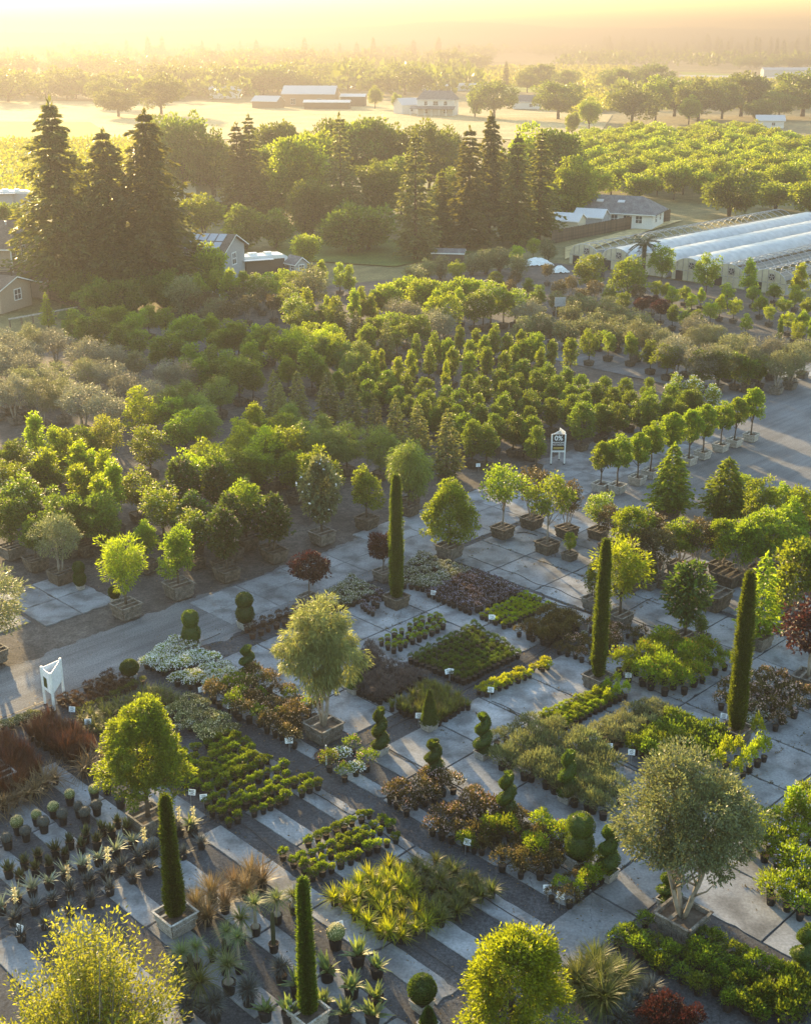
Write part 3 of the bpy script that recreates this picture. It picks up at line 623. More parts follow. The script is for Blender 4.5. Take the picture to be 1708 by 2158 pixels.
KIND = dict(olive='boxed_olive', silver='boxed_silver_olive', magnolia='boxed_magnolia', magnolia_big='boxed_magnolia', willow='boxed_weeping_tree', tip='boxed_pointed_tree', tip_dark='boxed_dense_tree', lime_tall='boxed_lime_tree', lime_round='boxed_lime_tree', lime_feather='boxed_lime_tree',
            sagebush='grey_shrub', young_redwood='young_redwood', crape='boxed_stemmed_tree', crape_multi='boxed_stemmed_tree', crape_green='boxed_stemmed_tree', lollipop='clipped_crate_tree', plum='plum_tree', burgundy='burgundy_tree', blossom='blossom_tree', white_flower='white_flowering_tree', lime_conifer='lime_conifer', green_conifer='green_conifer', hornbeam='boxed_hornbeam', lime_bush='lime_bush', dark_round='boxed_dark_tree', amber='amber_tree')
def tree(key, xy, h, label, group=None, crate=None, planks=False, wood='wood_brown', wf=1.0, name='nursery_tree', cat='tree', lean=(0, 0), bars=2, rz=None):
    cs, ts, H_ = SP[key]; i = rnd.randrange(len(cs))
    if name == 'nursery_tree': name = KIND.get(key, 'boxed_tree')
    t = thing(name, label, cat, (xy[0], xy[1], 0), 0, group)
    z0 = 0.0
    if crate:
        crate *= .8
        add_crate(t, crate, wood, planks, R(45) + rnd.uniform(-.12, .12), bars); z0 = crate * .5
    k = (h - z0) / H_; r_ = rnd.uniform(0, 6.28) if rz is None else rz
    obj('trunk', ts[i], t, (0, 0, z0 - .02), (lean[0], lean[1], r_), (k * wf, k * wf, k)); obj('crown', cs[i], t, (0, 0, z0 - .02), (lean[0], lean[1], r_), (k * wf, k * wf, k))
    return t
def at_top(px, h): return g(px[0], px[1], h)
def tops(key, cropf, pts, h, label, group, crate=1.0, hv=.12, wf=1.0, **kw):
    wf = wf * (1.06 if isinstance(key, str) and key.startswith('tip') else 1.14)
    """trees placed by where their tops show and their usual height"""
    for p in pts:
        hh = h * rnd.uniform(1 - hv, 1 + hv); tree(key if isinstance(key, str) else rnd.choice(key), at_top(cropf(*p), hh), hh, label, group, crate, wf=wf * rnd.uniform(.9, 1.12), **kw)
def block(key, cropf, quad, na, nb, h, label, group, crate=1.0, jit=.25, hv=.12, miss=0.0, **kw):
    """a block of trees standing in rows: corners are ground points (left, top, right, bottom)"""
    A, B, C, D_ = [np.array(g(*cropf(*q))) for q in quad]
    for i in range(na):
        for j in range(nb):
            if rnd.random() < miss: continue
            s_, t_ = (i + .5) / na, (j + .5) / nb; p = (A * (1 - s_) + B * s_) * (1 - t_) + (D_ * (1 - s_) + C * s_) * t_
            p = p + np.array([rnd.uniform(-jit, jit), rnd.uniform(-jit, jit)]); hh = h * rnd.uniform(1 - hv, 1 + hv)
            tree(key if isinstance(key, str) else rnd.choice(key), p, hh, label, group, crate, **kw)
def based(key, base, top, label, crate=1.2, wf=1.0, **kw):
    h = hgt(base, top); return tree(key, g(*base), h, label, kw.pop('group', None), crate, wf=wf, **kw)

# ------------------------------------------------------------------ trees beyond the yard
G = 'tall conifers behind the yard'
BIG = [  # key, base px, top px, width factor, label
    ('redwood', (137, 628), (103, 218), 1.0, 'tall dark redwood beside the tan house, its tip alone against the bright field'),
    ('redwood', (334, 628), (303, 238), 1.05, 'broad dark redwood nearest the solar roofed house'),
    ('redwood', (250, 628), (215, 278), 1.0, 'redwood beside the mown lawn, between the two tallest redwoods'),
    ('redwood', (350, 600), (330, 320), .8, 'shaggy redwood at the end of the clump beside the solar roofed house'),
    ('redwood', (165, 600), (160, 330), .9, 'shorter redwood in the middle of the redwood clump'),
    ('fir', (512, 470), (497, 262), 1.1, 'dark fir standing close beside the gabled house'),
    ('fir', (530, 470), (523, 246), 1.0, 'taller dark fir crowding the fir beside the gabled house'),
    ('cedar', (712, 490), (715, 245), .85, 'tall narrow pale conifer between the leafy trees'),
    ('cedar', (872, 545), (876, 282), .95, 'pale pyramid conifer standing in front of the tree belt'),
    ('fir', (1000, 520), (990, 270), 1.15, 'dark ragged conifer behind the two sheds'),
    ('redwood', (1025, 500), (1035, 242), .8, 'dark flat topped pine above the two sheds'),
    ('fir', (1090, 515), (1092, 285), 1.0, 'dark conifer overhanging the cream shed'),
    ('fir', (1140, 505), (1142, 278), 1.1, 'dark conifer next to the grey roofed house'),
    ('cedar', (760, 500), (742, 365), 1.4, 'low spreading pale conifer under the leafy trees'),
    ('fir', (935, 520), (930, 360), 1.0, 'short dark conifer among the leafy trees'),
]
def bt(b_, t_):                                             # stands at the base pixel's distance, its tip in line with the top pixel
    y = g(*b_)[1]; d = ray(*t_); return d[0] / d[1] * y, y
for k, b_, t_, w, lab in BIG: tree(k, bt(b_, t_), hgt(b_, t_), lab, None, wf=w * (hgt(b_, t_) / SP[k][2]) ** 0, name='conifer_tree')
BR = [  # leafy trees of the belt: key, base, top, wf
    ('big_broad', (385, 440), (372, 225), .75), ('big_broad', (440, 440), (440, 262), .8), ('big_broad', (330, 430), (335, 232), .8),
    ('big_broad', (590, 420), (580, 238), 1.0), ('big_lime', (610, 470), (625, 268), .85), ('big_lime', (660, 450), (665, 262), .8),
    ('big_broad', (770, 430), (765, 228), 1.0), ('big_broad', (720, 420), (700, 242), .8), ('big_broad', (830, 430), (815, 252), .8), ('big_broad', (895, 430), (905, 248), .95),
    ('big_broad', (960, 420), (948, 262), .8), ('big_lime', (1130, 440), (1120, 262), .8), ('big_broad', (1185, 450), (1180, 252), .85), ('big_lime', (1210, 470), (1215, 330), .9),
    ('big_broad', (800, 490), (800, 330), .9), ('big_broad', (850, 470), (845, 310), .8), ('big_broad', (560, 455), (555, 300), .9), ('big_broad', (640, 500), (640, 370), .9),
    ('big_broad', (470, 430), (470, 300), .8), ('big_broad', (700, 500), (690, 380), .9), ('big_broad', (950, 500), (955, 350), .8), ('big_broad', (1060, 470), (1060, 300), .8),
    ('big_broad', (20, 560), (10, 420), .8), ('big_lime', (130, 560), (60, 440), .8)]
BRL = ['tall leafy tree directly behind the broad redwood', 'leafy tree rising behind the gabled house', 'leafy tree showing behind the redwood tips', 'leafy tree behind the bright yellow-green one in the belt', 'bright yellow-green leafy tree lit in the belt by the dark firs', 'yellow-green leafy tree beside the narrow pale conifer',
       'tallest leafy tree of the belt, above the pale low conifer', 'leafy tree behind the narrow pale conifer', 'leafy tree between the tallest leafy tree and the pale pyramid conifer', 'leafy tree behind the pale pyramid conifer', 'leafy tree between pale pyramid conifer and flat topped pine', 'yellow-green leafy tree behind the conifer over the cream shed', 'large leafy tree at the orchard end of the belt', 'yellow-green leafy tree where belt meets orchard',
       'shaded leafy tree in front of the tallest leafy tree', 'shaded leafy tree beside the pale pyramid conifer', 'shaded leafy tree between the dark firs and the yellow-green trees', 'shaded leafy tree behind the lawn', 'small leafy tree next to the gabled house roof', 'shaded leafy tree under the narrow pale conifer', 'shaded leafy tree behind the short dark conifer', 'leafy tree between the flat topped pine and the shed conifers', 'dusky leafy tree behind the tan house', 'yellow-green leafy tree behind the tan house']
for (k, b_, t_, w), lab in zip(BR, BRL):
    tree(k, bt(b_, t_), hgt(b_, t_), lab, None, wf=w, name='leafy_tree')
for k, b_, t_, w, lab in [
    ('lime_bush', (425, 500), (425, 402), 1.1, 'bright lime bushy tree growing in front of the gabled house'), ('lime_bush', (560, 470), (572, 398), 1.6, 'wide bright lime bush between dark firs and trailer'),
    ('shrub_big', (520, 525), (515, 432), 1.1, 'round dark olive tree beside the trailer'), ('shrub_big', (575, 520), (580, 440), .9, 'dark shrubby tree next to the round olive tree'), ('shrub_big', (720, 530), (735, 425), 1.2, 'wide dark shrubby tree at the lawn edge'),
    ('shrub_big', (790, 525), (775, 430), 1.2, 'dark shrubby tree in the belt by the lawn'), ('lime_bush', (640, 560), (645, 487), 1.0, 'bright green round tree standing on the lawn'), ('lime_bush', (440, 622), (432, 508), .8, 'yellow lit small tree in front of the solar roofed house'),
    ('shrub_big', (660, 500), (655, 430), 1.0, 'shadowy tree behind the lawn'), ('lime_bush', (930, 480), (925, 395), .9, 'lime bush between the pale conifer and the dark ones'), ('lime_bush', (1195, 470), (1190, 370), 1.3, 'lime tree at the edge of the orchard'),
    ('lime_bush', (205, 640), (190, 568), .6, 'young lime tree before the lawn'), ('lime_conifer', (95, 690), (95, 618), 1.0, 'young yellow conifer by the yard fence'), ('shrub_big', (1540, 455), (1545, 355), 1.15, 'large round soft green tree beyond the hoop houses'),
    ('lime_bush', (1650, 440), (1640, 378), 1.7, 'lime tree beyond the hoop houses, beside the large round soft one'), ('lime_bush', (1700, 450), (1715, 375), 1.4, 'lime tree at the far side of the hoop houses')]:
    tree(k, bt(b_, t_), hgt(b_, t_), lab, None, wf=w, name='leafy_tree')
# walnut orchard: rows of low spreading trees
ox, oy = g(1255, 425)
for i in range(13):
    for j in range(15):
        x = ox + i * 7.2 - j * 2.0 + rnd.uniform(-1, 1); y = oy + j * 8.6 + i * 1.2 + rnd.uniform(-1, 1)
        px = 854 + F * x / (y * CT + HC * ST); py = 1079 - F * (-HC * CT + y * ST) / (y * CT + HC * ST)
        if px > 1800 or px < 1225 or py < 268: continue
        hh = rnd.uniform(5.2, 7.4); tree('walnut', (x, y), hh, 'low spreading lime green walnut tree in the orchard', 'orchard trees', wf=rnd.uniform(.95, 1.25), name='orchard_tree')
# oaks and farm trees further out
for i, (b_, t_, w, k) in enumerate([((1040, 248), (1040, 168), 1.25, 'oak'), ((1000, 246), (995, 185), .7, 'lime_bush'), ((1175, 250), (1175, 165), 1.3, 'oak'), ((1300, 200), (1310, 138), 1.3, 'oak'), ((1370, 195), (1375, 128), 1.2, 'oak'), ((1420, 245), (1420, 160), 1.4, 'oak'),
                     ((1330, 262), (1320, 178), 1.3, 'oak'), ((1380, 255), (1370, 160), 1.0, 'big_lime'), ((1470, 255), (1480, 165), 1.2, 'oak'), ((1560, 245), (1555, 150), 1.4, 'oak'), ((1520, 250), (1520, 165), 1.0, 'oak'), ((1690, 245), (1690, 142), 1.5, 'oak'), ((1640, 250), (1645, 190), 1.3, 'oak'),
                     ((1130, 190), (1135, 132), 1.2, 'oak'), ((1190, 188), (1195, 145), 1.2, 'oak'), ((1065, 185), (1068, 130), 1.0, 'fir'), ((1110, 195), (1100, 150), 1.0, 'oak'), ((250, 245), (248, 180), 1.5, 'oak'), ((225, 225), (225, 163), 1.2, 'oak'), ((340, 240), (345, 155), 1.2, 'oak'),
                     ((790, 228), (795, 180), 1.0, 'big_lime'), ((835, 230), (838, 195), .9, 'big_lime'), ((905, 175), (905, 142), 1.3, 'oak'), ((870, 190), (880, 165), 1.2, 'oak'), ((1240, 275), (1235, 205), 1.0, 'big_lime'), ((1205, 285), (1195, 235), 1.0, 'big_lime'), ((1600, 258), (1600, 205), 1.3, 'oak'), ((1450, 262), (1440, 200), 1.1, 'big_lime')]):
    tree(k, g(*b_), hgt(b_, t_), {'oak': 'spreading dark oak standing between the farm buildings and fields', 'fir': 'single dark fir above the oaks by the far field', 'big_lime': 'pale green leafy tree standing among the farm oaks', 'lime_bush': 'pale slender leafy tree beside the white farmhouse'}[k], {'oak': 'oaks among the farms', 'big_lime': 'pale trees among the farm oaks'}.get(k), wf=w, name='oak_tree' if k == 'oak' else ('fir_tree' if k == 'fir' else 'leafy_tree'))
# tree lines across the plain
def line(n, x0, x1, y0, y1, key, h, label, group):
    for i in range(n):
        px = x0 + (x1 - x0) * (i + rnd.uniform(0, 1)) / n; py = max(108.0, rnd.uniform(y0, y1)); hh = h * rnd.uniform(.65, 1.25)
        tree(key, g(px, py), hh, label, group, wf=rnd.uniform(.9, 1.6), name='far_tree')
FB, FG = 'rounded tree far out on the hazy plain', 'far rounded trees'
FF, FH = 'pointed conifer far out on the hazy plain', 'far conifers'
line(20, -60, 480, 196, 214, 'far_broad', 13, FB, FG); line(26, 380, 900, 178, 200, 'far_broad', 14, FB, FG); line(22, -60, 700, 160, 176, 'far_broad', 16, FB, FG)
line(24, 300, 1010, 140, 154, 'far_broad', 17, FB, FG); line(26, -80, 1020, 122, 134, 'far_broad', 20, FB, FG); line(28, -80, 1800, 110, 118, 'far_broad', 24, FB, FG)
line(22, 1180, 1540, 118, 134, 'far_broad', 13, FB, FG); line(10, 1540, 1700, 138, 148, 'far_broad', 13, FB, FG); line(20, -80, 1800, 101, 107, 'far_broad', 30, FB, FG)
line(16, 250, 1000, 128, 138, 'far_fir', 26, FF, FH); line(40, 1250, 1720, 112, 124, 'far_fir', 30, FF, FH); line(26, 1360, 1720, 106, 111, 'far_fir', 34, FF, FH); line(14, 1500, 1720, 124, 134, 'far_fir', 27, FF, FH)
line(18, 300, 1300, 104, 110, 'far_fir', 36, FF, FH)

# woods across the plain that read as one mass
def far_woods():
    Vs = []
    for x0, x1, ya, yb, h, n in [(-80, 520, 184, 212, 9, 120), (380, 1000, 150, 200, 11, 170), (-80, 1010, 120, 150, 14, 300), (-80, 1800, 109, 119, 17, 420), (1170, 1760, 116, 142, 12, 170), (1290, 1720, 196, 232, 8, 60)]:
        for i in range(n):
            x, y = g(rnd.uniform(x0, x1), rnd.uniform(ya, yb)); hh = h * rnd.uniform(.6, 1.3); w = hh * rnd.uniform(.5, .9); d = sph(34); d[:, 2] = np.abs(d[:, 2])
            P = d * np.array([w, w, hh * .8]) * rng.uniform(.7, 1, (34, 1)) + np.array([x, y, hh * .15]); Vs.append(leaves(P, d + sph(34) * .5, hh * .34, hh * .26))
    return leafmesh('far_woods', Vs, 'oak')
fw = struct('far_woods', far_woods(), 'stuff'); fw['label'] = 'hazy woods and hedges across the far plain'; fw['category'] = 'woods'
# ------------------------------------------------------------------ boxed trees in the yard: the mid-yard blocks
tops(['silver', 'olive', 'silver'], z6, [(20, 75), (180, 50), (330, 70), (130, 140), (-60, 150), (560, 125), (690, 175), (850, 205), (-40, 230), (30, 205), (150, 220), (330, 290), (150, 310), (-50, 380), (540, 262), (680, 272), (380, 395), (500, 410), (250, 400), (660, 472), (60, 350)], 3.9, 'grey-green boxed olive tree in the block by the yard fence', 'olive trees by the fence', 1.1, wood='wood_grey')
tops('silver', z6, [(800, 345), (930, 398), (1060, 282), (1160, 268)], 3.5, 'silvery boxed olive at the tree block end of the olives', 'silvery olives', 1.1)
tops('lime_tall', z6, [(205, 600), (330, 690), (400, 705), (480, 750), (560, 810), (650, 840), (700, 900), (280, 790), (620, 960), (480, 900)], 4.6, 'bright lime pointed boxed tree in the row below the olives', 'lime pointed trees', 1.0)
tops('dark_round', z6, [(80, 780), (30, 840), (170, 925), (250, 900), (500, 690), (390, 1098), (620, 1112), (460, 1130), (130, 1060)], 3.8, 'dark green boxed tree between the lime row and the front row', 'dark boxed trees at the road side', 1.1)
tops('blossom', z6, [(30, 905), (100, 1000), (850, 955), (1010, 1050), (930, 690), (1210, 1200)], 3.9, 'boxed tree with pale blossom scattered over the crown', 'pale blossom trees', 1.1)
tops('amber', z6, [(660, 620), (600, 700)], 4.0, 'amber green boxed tree beside the lime row', 'amber trees', 1.1)
tops('lime_round', z6, [(870, 448), (1600, 548), (1540, 640), (1290, 760), (1170, 830), (1660, 700), (1500, 700)], 4.3, 'yellow-green round boxed tree in the middle of the yard', 'yellow-green round trees', 1.2)
tops('round', z6, [(1060, 498), (1500, 810), (1620, 830), (1160, 560), (1380, 830)], 4.0, 'mid green round boxed tree in the middle of the yard', 'mid green round trees', 1.2)
tops('willow', z6, [(1380, 370), (1150, 395), (1290, 560), (1050, 430), (1250, 480)], 4.0, 'soft green weeping boxed tree behind the round ones', 'weeping trees behind the round ones', 1.1)
tops('willow', z7, [(120, 830), (330, 900), (480, 950), (690, 980), (890, 1065), (380, 990), (230, 920)], 4.2, 'soft weeping boxed tree in the row by the young redwoods', 'weeping trees by the young redwoods', 1.1)
tops('shrub_big', D, [(150, 575), (200, 590), (255, 585), (300, 575), (345, 565), (375, 585)], 4.0, 'shadowy bush growing at the foot of the redwoods', 'bushes under the redwoods', None, wf=.9)
tops('magnolia', z6, [(1140, 890), (1360, 922), (1540, 1030), (1690, 1130), (1380, 1212), (1200, 1100), (1450, 1130)], 4.0, 'boxed magnolia with glossy dark leaves near the road', 'magnolias near the road', 1.2)
tops('round', z7, [(60, 890), (100, 960), (30, 1000), (150, 1130), (310, 1120)], 4.1, 'broad yellow-green boxed tree beside the weeping row', 'broad trees beside the weeping row', 1.1)
tops('young_redwood', z7, [(165, 645), (360, 632), (510, 715), (790, 800), (930, 840), (1120, 890), (20, 640), (60, 720), (540, 250), (440, 200), (730, 310), (660, 800)], 4.5, 'boxed young redwood with feathery tiers', 'young redwoods', 1.0)
tops('round', r3, [(980, 425), (880, 400), (800, 405), (1090, 455), (920, 460), (1000, 440), (1060, 480), (1180, 490), (1310, 540), (1210, 580), (1050, 520), (740, 430), (690, 380), (620, 370), (560, 380), (500, 370), (440, 360)], 4.0, 'round topped boxed tree in the long row under the redwoods', 'long row under the redwoods', 1.1)
tops('dark_round', r3, [(420, 420), (500, 450), (580, 470), (660, 500), (350, 410), (720, 470), (300, 390), (870, 540), (960, 560), (800, 530), (1000, 590), (1060, 610), (900, 600), (840, 590)], 3.8, 'brownish shaded boxed tree before the long row', 'shaded trees before the long row', 1.1)
tops('lime_round', r3, [(1290, 440), (1250, 450), (1390, 440), (1350, 470), (1420, 490), (1230, 470), (1130, 450), (1080, 450)], 4.1, 'bright yellow-green round boxed tree in the sunlit row', 'sunlit round trees', 1.1)
tops('willow', r3, [(1360, 500), (1450, 520), (1520, 520), (1480, 560)], 4.0, 'weeping boxed tree behind the sunlit row', 'weeping trees in the sunlit row', 1.1)
tops(['sagebush', 'crape_multi'], r3, [(880, 310), (950, 260), (1000, 290), (840, 270), (1040, 330), (960, 350), (1100, 300), (900, 350), (820, 320), (1150, 330)], 3.2, 'grey-green loose boxed shrub before the trailer', 'loose shrubs before the trailer', .9)
tops(['sagebush', 'round', 'lime_round'], r3, [(770, 250), (830, 235), (900, 225), (960, 215), (1020, 225), (1130, 235), (1180, 215), (1240, 225), (1300, 210)], 4.3, 'bushy green boxed tree screening the raised house and trailer', 'screening trees before the raised house', .9)
tops('blossom', r3, [(1080, 235), (1210, 300), (1240, 330), (1220, 280)], 4.0, 'boxed tree in pale blossom before the trailer', 'blossom trees before the trailer', .9)
tops('lime_tall', r3, [(1190, 265), (1290, 295), (1380, 320), (1490, 300), (1520, 290), (1560, 310), (1430, 190), (1470, 200), (1350, 170), (1410, 330)], 4.2, 'sunlit lime boxed tree at the back of the yard', 'sunlit lime trees at the back', .9)
tops(['round', 'dark_round'], z7, [(640, 290), (700, 280), (860, 260), (960, 270), (600, 330), (330, 215), (260, 240), (740, 250), (800, 340), (560, 150), (660, 120)], 3.4, 'bushy green boxed tree behind the pointed row', 'bushy trees behind the pointed row', .9)
tops('lime_bush', z7, [(880, 20), (980, 30), (1220, 25), (740, 60), (1100, 60), (1310, 60)], 4.0, 'bright lime bushy tree at the far edge of the yard', 'lime bushes at the far edge', .9, wf=.9)
tops(['blossom', 'lime_round'], z7, [(1040, 110), (1200, 100), (1290, 130), (1400, 60), (1480, 80), (1550, 110), (1130, 130), (1350, 110)], 4.6, 'large flowering tree in the sunlit clump at the yard back', 'flowering clump at the yard back', 1.0)
tops('silver', z7, [(810, 170), (910, 200), (1080, 240), (1640, 180), (1020, 230)], 3.4, 'silvery small boxed tree behind the pointed block', 'silvery trees behind the pointed block', .9)
# pointed lime trees in two blocks
tops('tip', r4, [(45, 645), (120, 635), (180, 650), (230, 600), (300, 615), (375, 600), (355, 640), (430, 635), (490, 620), (560, 630), (620, 660), (700, 652), (30, 700), (100, 690), (200, 690), (270, 660), (270, 708), (345, 690), (420, 708), (495, 660), (570, 690), (150, 665), (330, 640), (460, 680), (530, 640)], 3.5, 'pointed boxed tree with lime tips in the block behind the lane', 'lime tipped block behind the lane', .9)
tops('tip_dark', r4, [(495, 742), (555, 790), (600, 758), (640, 812), (680, 778), (740, 805), (840, 815), (930, 830), (800, 850), (880, 860), (1030, 820), (1030, 862), (950, 880), (1130, 838), (1040, 900), (1110, 895), (1190, 870), (410, 795), (480, 800), (450, 820), (700, 850), (620, 850), (560, 830), (760, 880), (850, 905)], 3.3, 'dense rounded boxed tree in the long block by the lane', 'dense block by the lane', .9)
tops('tip_dark', z7, [(1250, 640), (1340, 645), (1450, 615), (1480, 680), (1570, 650), (1650, 740), (1200, 730), (1320, 770), (1430, 820), (1640, 840), (1540, 880), (1420, 890), (1230, 880), (1660, 900), (1580, 560), (1690, 600), (1110, 720), (980, 660), (860, 640), (740, 610), (520, 630), (430, 610), (800, 715), (740, 670), (600, 570), (320, 570), (1000, 740), (1090, 780), (960, 770), (880, 770), (1180, 830), (1330, 830), (1480, 750), (1600, 930), (1690, 960), (1150, 900), (620, 670), (690, 690), (1280, 940), (1050, 850), (1370, 950)], 3.2, 'dense dark boxed tree with lit crown in the middle block', 'dense middle block', .9)
tops('lime_tall', z7, [(700, 475), (805, 520), (890, 480), (1110, 565), (660, 500)], 3.6, 'slim pale lime boxed tree standing alone between the blocks', 'slim lime trees between the blocks', .8, wf=.75)
tops('white_flower', r4, [(1140, 810), (1220, 815), (1300, 850)], 3.1, 'column shaped boxed tree covered in white flowers', 'white flowering columns', .9)
tops(['dark_round', 'tip_dark'], r4, [(830, 930), (700, 890), (620, 905), (530, 880), (900, 930), (750, 930), (1160, 930), (1220, 880), (1000, 930)], 3.4, 'dark bushy boxed tree behind the financing sign', 'bushy trees behind the sign', 1.0)
# across the lane: olives and mixed stock by the hoop houses
tops(['olive', 'silver'], r4, [(1230, 562), (1310, 612), (1150, 642), (1420, 640), (1560, 642), (1640, 672), (1270, 600), (1370, 650), (1490, 660), (1690, 660), (1210, 620), (1100, 620), (1040, 600), (980, 590), (1250, 690), (1330, 690), (1460, 700)], 3.8, 'grey-green boxed olive across the lane from the pointed block', 'olives across the lane', 1.1, wood='wood_grey')
tops('round', r4, [(780, 620), (860, 622), (955, 635)], 3.3, 'round headed boxed tree on a bare stem at the lane edge', 'stemmed trees at the lane edge', .9, wf=.8)
tops(['round', 'dark_round'], r4, [(1040, 670), (1110, 680), (1190, 690), (1260, 710), (1400, 720), (1500, 735), (1330, 720), (1450, 745)], 3.3, 'shaded round boxed tree in the front row across the lane', 'front row across the lane', .9)
tops('olive', r4, [(1580, 720), (1640, 690)], 3.8, 'multi stemmed boxed olive at the corner of the lane', 'olives at the lane corner', 1.2, wood='wood_grey')
tops('sagebush', r4, [(640, 462), (540, 495), (720, 475), (780, 490), (850, 490), (700, 510), (900, 520), (960, 540), (820, 540), (760, 560), (1000, 560), (890, 570), (560, 560), (620, 580), (680, 590), (500, 570), (820, 590), (900, 600)], 2.9, 'grey-green bushy boxed shrub in the hedge like rows', 'grey bushy rows', .8)
tops('plum', r4, [(1040, 480), (1000, 490), (1080, 500)], 2.6, 'dark red leaved boxed tree before the hoop houses', 'red trees before the hoop houses', .8)
tops(['dark_round', 'crape_multi'], r4, [(860, 440), (920, 470), (800, 420), (980, 440), (1130, 520), (1180, 540), (740, 450), (1230, 540), (700, 400), (600, 350), (650, 420), (520, 410), (440, 420), (380, 380), (560, 440), (460, 380)], 2.8, 'brown and green mixed boxed tree before the hoop houses', 'mixed stock before the hoop houses', .8)
tops(['round', 'lime_round'], r4, [(1100, 430), (1180, 440), (1250, 450), (1330, 480), (1390, 490), (1290, 500), (1210, 470), (1130, 440), (1440, 560), (1560, 430), (1650, 440), (1500, 480), (1600, 490), (1680, 540), (1620, 550), (1540, 520), (1060, 420), (1360, 430), (1470, 440), (1700, 480), (1660, 590)], 2.7, 'low green boxed tree along the front of the hoop houses', 'low trees along the hoop houses', .8)
tops('tip', r4, [(1585, 570), (1645, 575), (1715, 570)], 2.8, 'slim lime cypress like tree standing in the far lot', 'slim trees in the far lot', .7, wf=.6)
tops('round', r4, [(1090, 262), (1280, 298), (780, 290), (945, 310)], 5.2, 'taller dark tree growing before the hoop house ends', 'taller trees by the hoop house ends', None, wf=.9)
tops('lime_tall', r4, [(1670, 330), (1460, 310)], 5.0, 'tall thin yellowish tree before the hoop house ends', 'thin trees by the hoop house ends', None)
tops(['sagebush', 'sagebush', 'lime_round'], r4, [(340, 290), (280, 310), (220, 330), (400, 280), (470, 270), (540, 240), (150, 320), (90, 330), (40, 350), (480, 310), (600, 250)], 3.0, 'grey-green shrub on the rough ground by the tarp', 'shrubs by the tarp', None)

# front row along the road, each crate in plain view
for key, b_, t_, cr, wf, lab in [
    ('dark_round', c1(55, 640), c1(60, 380), 1.5, 1.2, 'bushy boxed tree whose crate carries a card, last crate of the road row'),
    ('dark_round', c1(155, 690), c1(140, 450), 1.4, .9, 'dull green boxed tree, second crate from the last of the road row'),
    ('olive', c1(260, 745), c1(230, 455), 1.4, .95, 'airy dull green boxed tree with its yellow lit side shoots, third of the road row'),
    ('lime_feather', c1(535, 890), c1(510, 535), 1.5, .95, 'glowing lime feathery boxed tree at the road edge'),
    ('round', c1(755, 805), c1(770, 495), 1.6, 1.0, 'green boxed tree in a wide crate beside the glowing lime tree'),
    ('magnolia', c1(958, 735), c1(945, 425), 1.4, .95, 'grey leaved boxed magnolia between wide crate and sparse lot'),
    ('magnolia', c1(1160, 655), c1(1175, 365), 1.4, 1.15, 'dusky round boxed magnolia on bare dirt by the road'),
    ('magnolia_big', c1(1358, 580), c1(1350, 195), 1.5, .85, 'tall pale boxed magnolia with white blooms and a white card'),
    ('round', c1(1545, 515), c1(1565, 248), 1.4, 1.0, 'neat round green boxed tree next to the tall pale magnolia'),
    ('willow', c1(1722, 460), c1(1740, 140), 1.3, .9, 'weeping boxed tree behind the central cypress'),
    ('dark_round', c1(370, 625), c1(420, 390), 1.4, 1.0, 'dark boxed tree behind the glowing lime tree'),
    ('round', c1(1040, 600), c1(1010, 300), 1.4, 1.0, 'dusky green boxed tree behind the grey leaved magnolia'),
    ('round', c1(620, 700), c1(590, 470), 1.3, 1.0, 'yellow tipped boxed tree between the lime tree and wide crate'),
    ('hornbeam', c2(185, 638), c2(195, 305), 1.5, .95, 'dense green pyramid tree in a crate at the road corner'),
    ('crape', c2(408, 555), c2(410, 243), 1.35, 1.05, 'boxed tree with a bare slim trunk and round green head'),
    ('crape_multi', c2(530, 515), c2(530, 262), 1.35, .95, 'many stemmed boxed tree behind the slim trunked one'),
    ('crape', c2(595, 620), c2(615, 285), 1.35, .9, 'slim trunked boxed tree with pinkish bronze leaves'),
    ('crape_multi', c2(678, 555), c2(690, 320), 1.3, .95, 'many stemmed bronze boxed tree beside the slim pinkish one'),
    ('green_conifer', c2(1110, 470), c2(1130, 165), 1.4, 1.1, 'broad green pyramid conifer with golden tips by the lane'),
    ('green_conifer', c2(1340, 490), c2(1350, 222), 1.4, 1.35, 'wider green conifer beside the golden tipped pyramid'),
    ('blossom', c2(810, 560), c2(810, 358), 1.2, 1.1, 'low bushy tree dotted with pale flowers by the bare concrete'),
]:
    based(key, b_, t_, lab, cr, wf, planks=cr >= 1.3, wood='wood_grey' if cr >= 1.5 else 'wood_brown')
for b_, t_ in [(c2(820, 362), c2(830, 148)), (c2(890, 368), c2(905, 118)), (c2(975, 333), c2(968, 108)), (c2(1030, 305), c2(1012, 62)), (c2(1112, 270), c2(1130, 22)), (c2(1190, 250), c2(1195, 12)), (c2(1250, 224), c2(1240, -12)), (c2(1325, 193), c2(1345, -20)), (c2(1383, 173), c2(1390, -38)), (c2(1453, 150), c2(1478, -78))]:
    based('lollipop', b_, t_, 'clipped upright tree on a clear stem in the crate row across the lot', 1.15, 1.0, group='clipped crate row across the lot', wood='wood_pale', planks=True, bars=1)
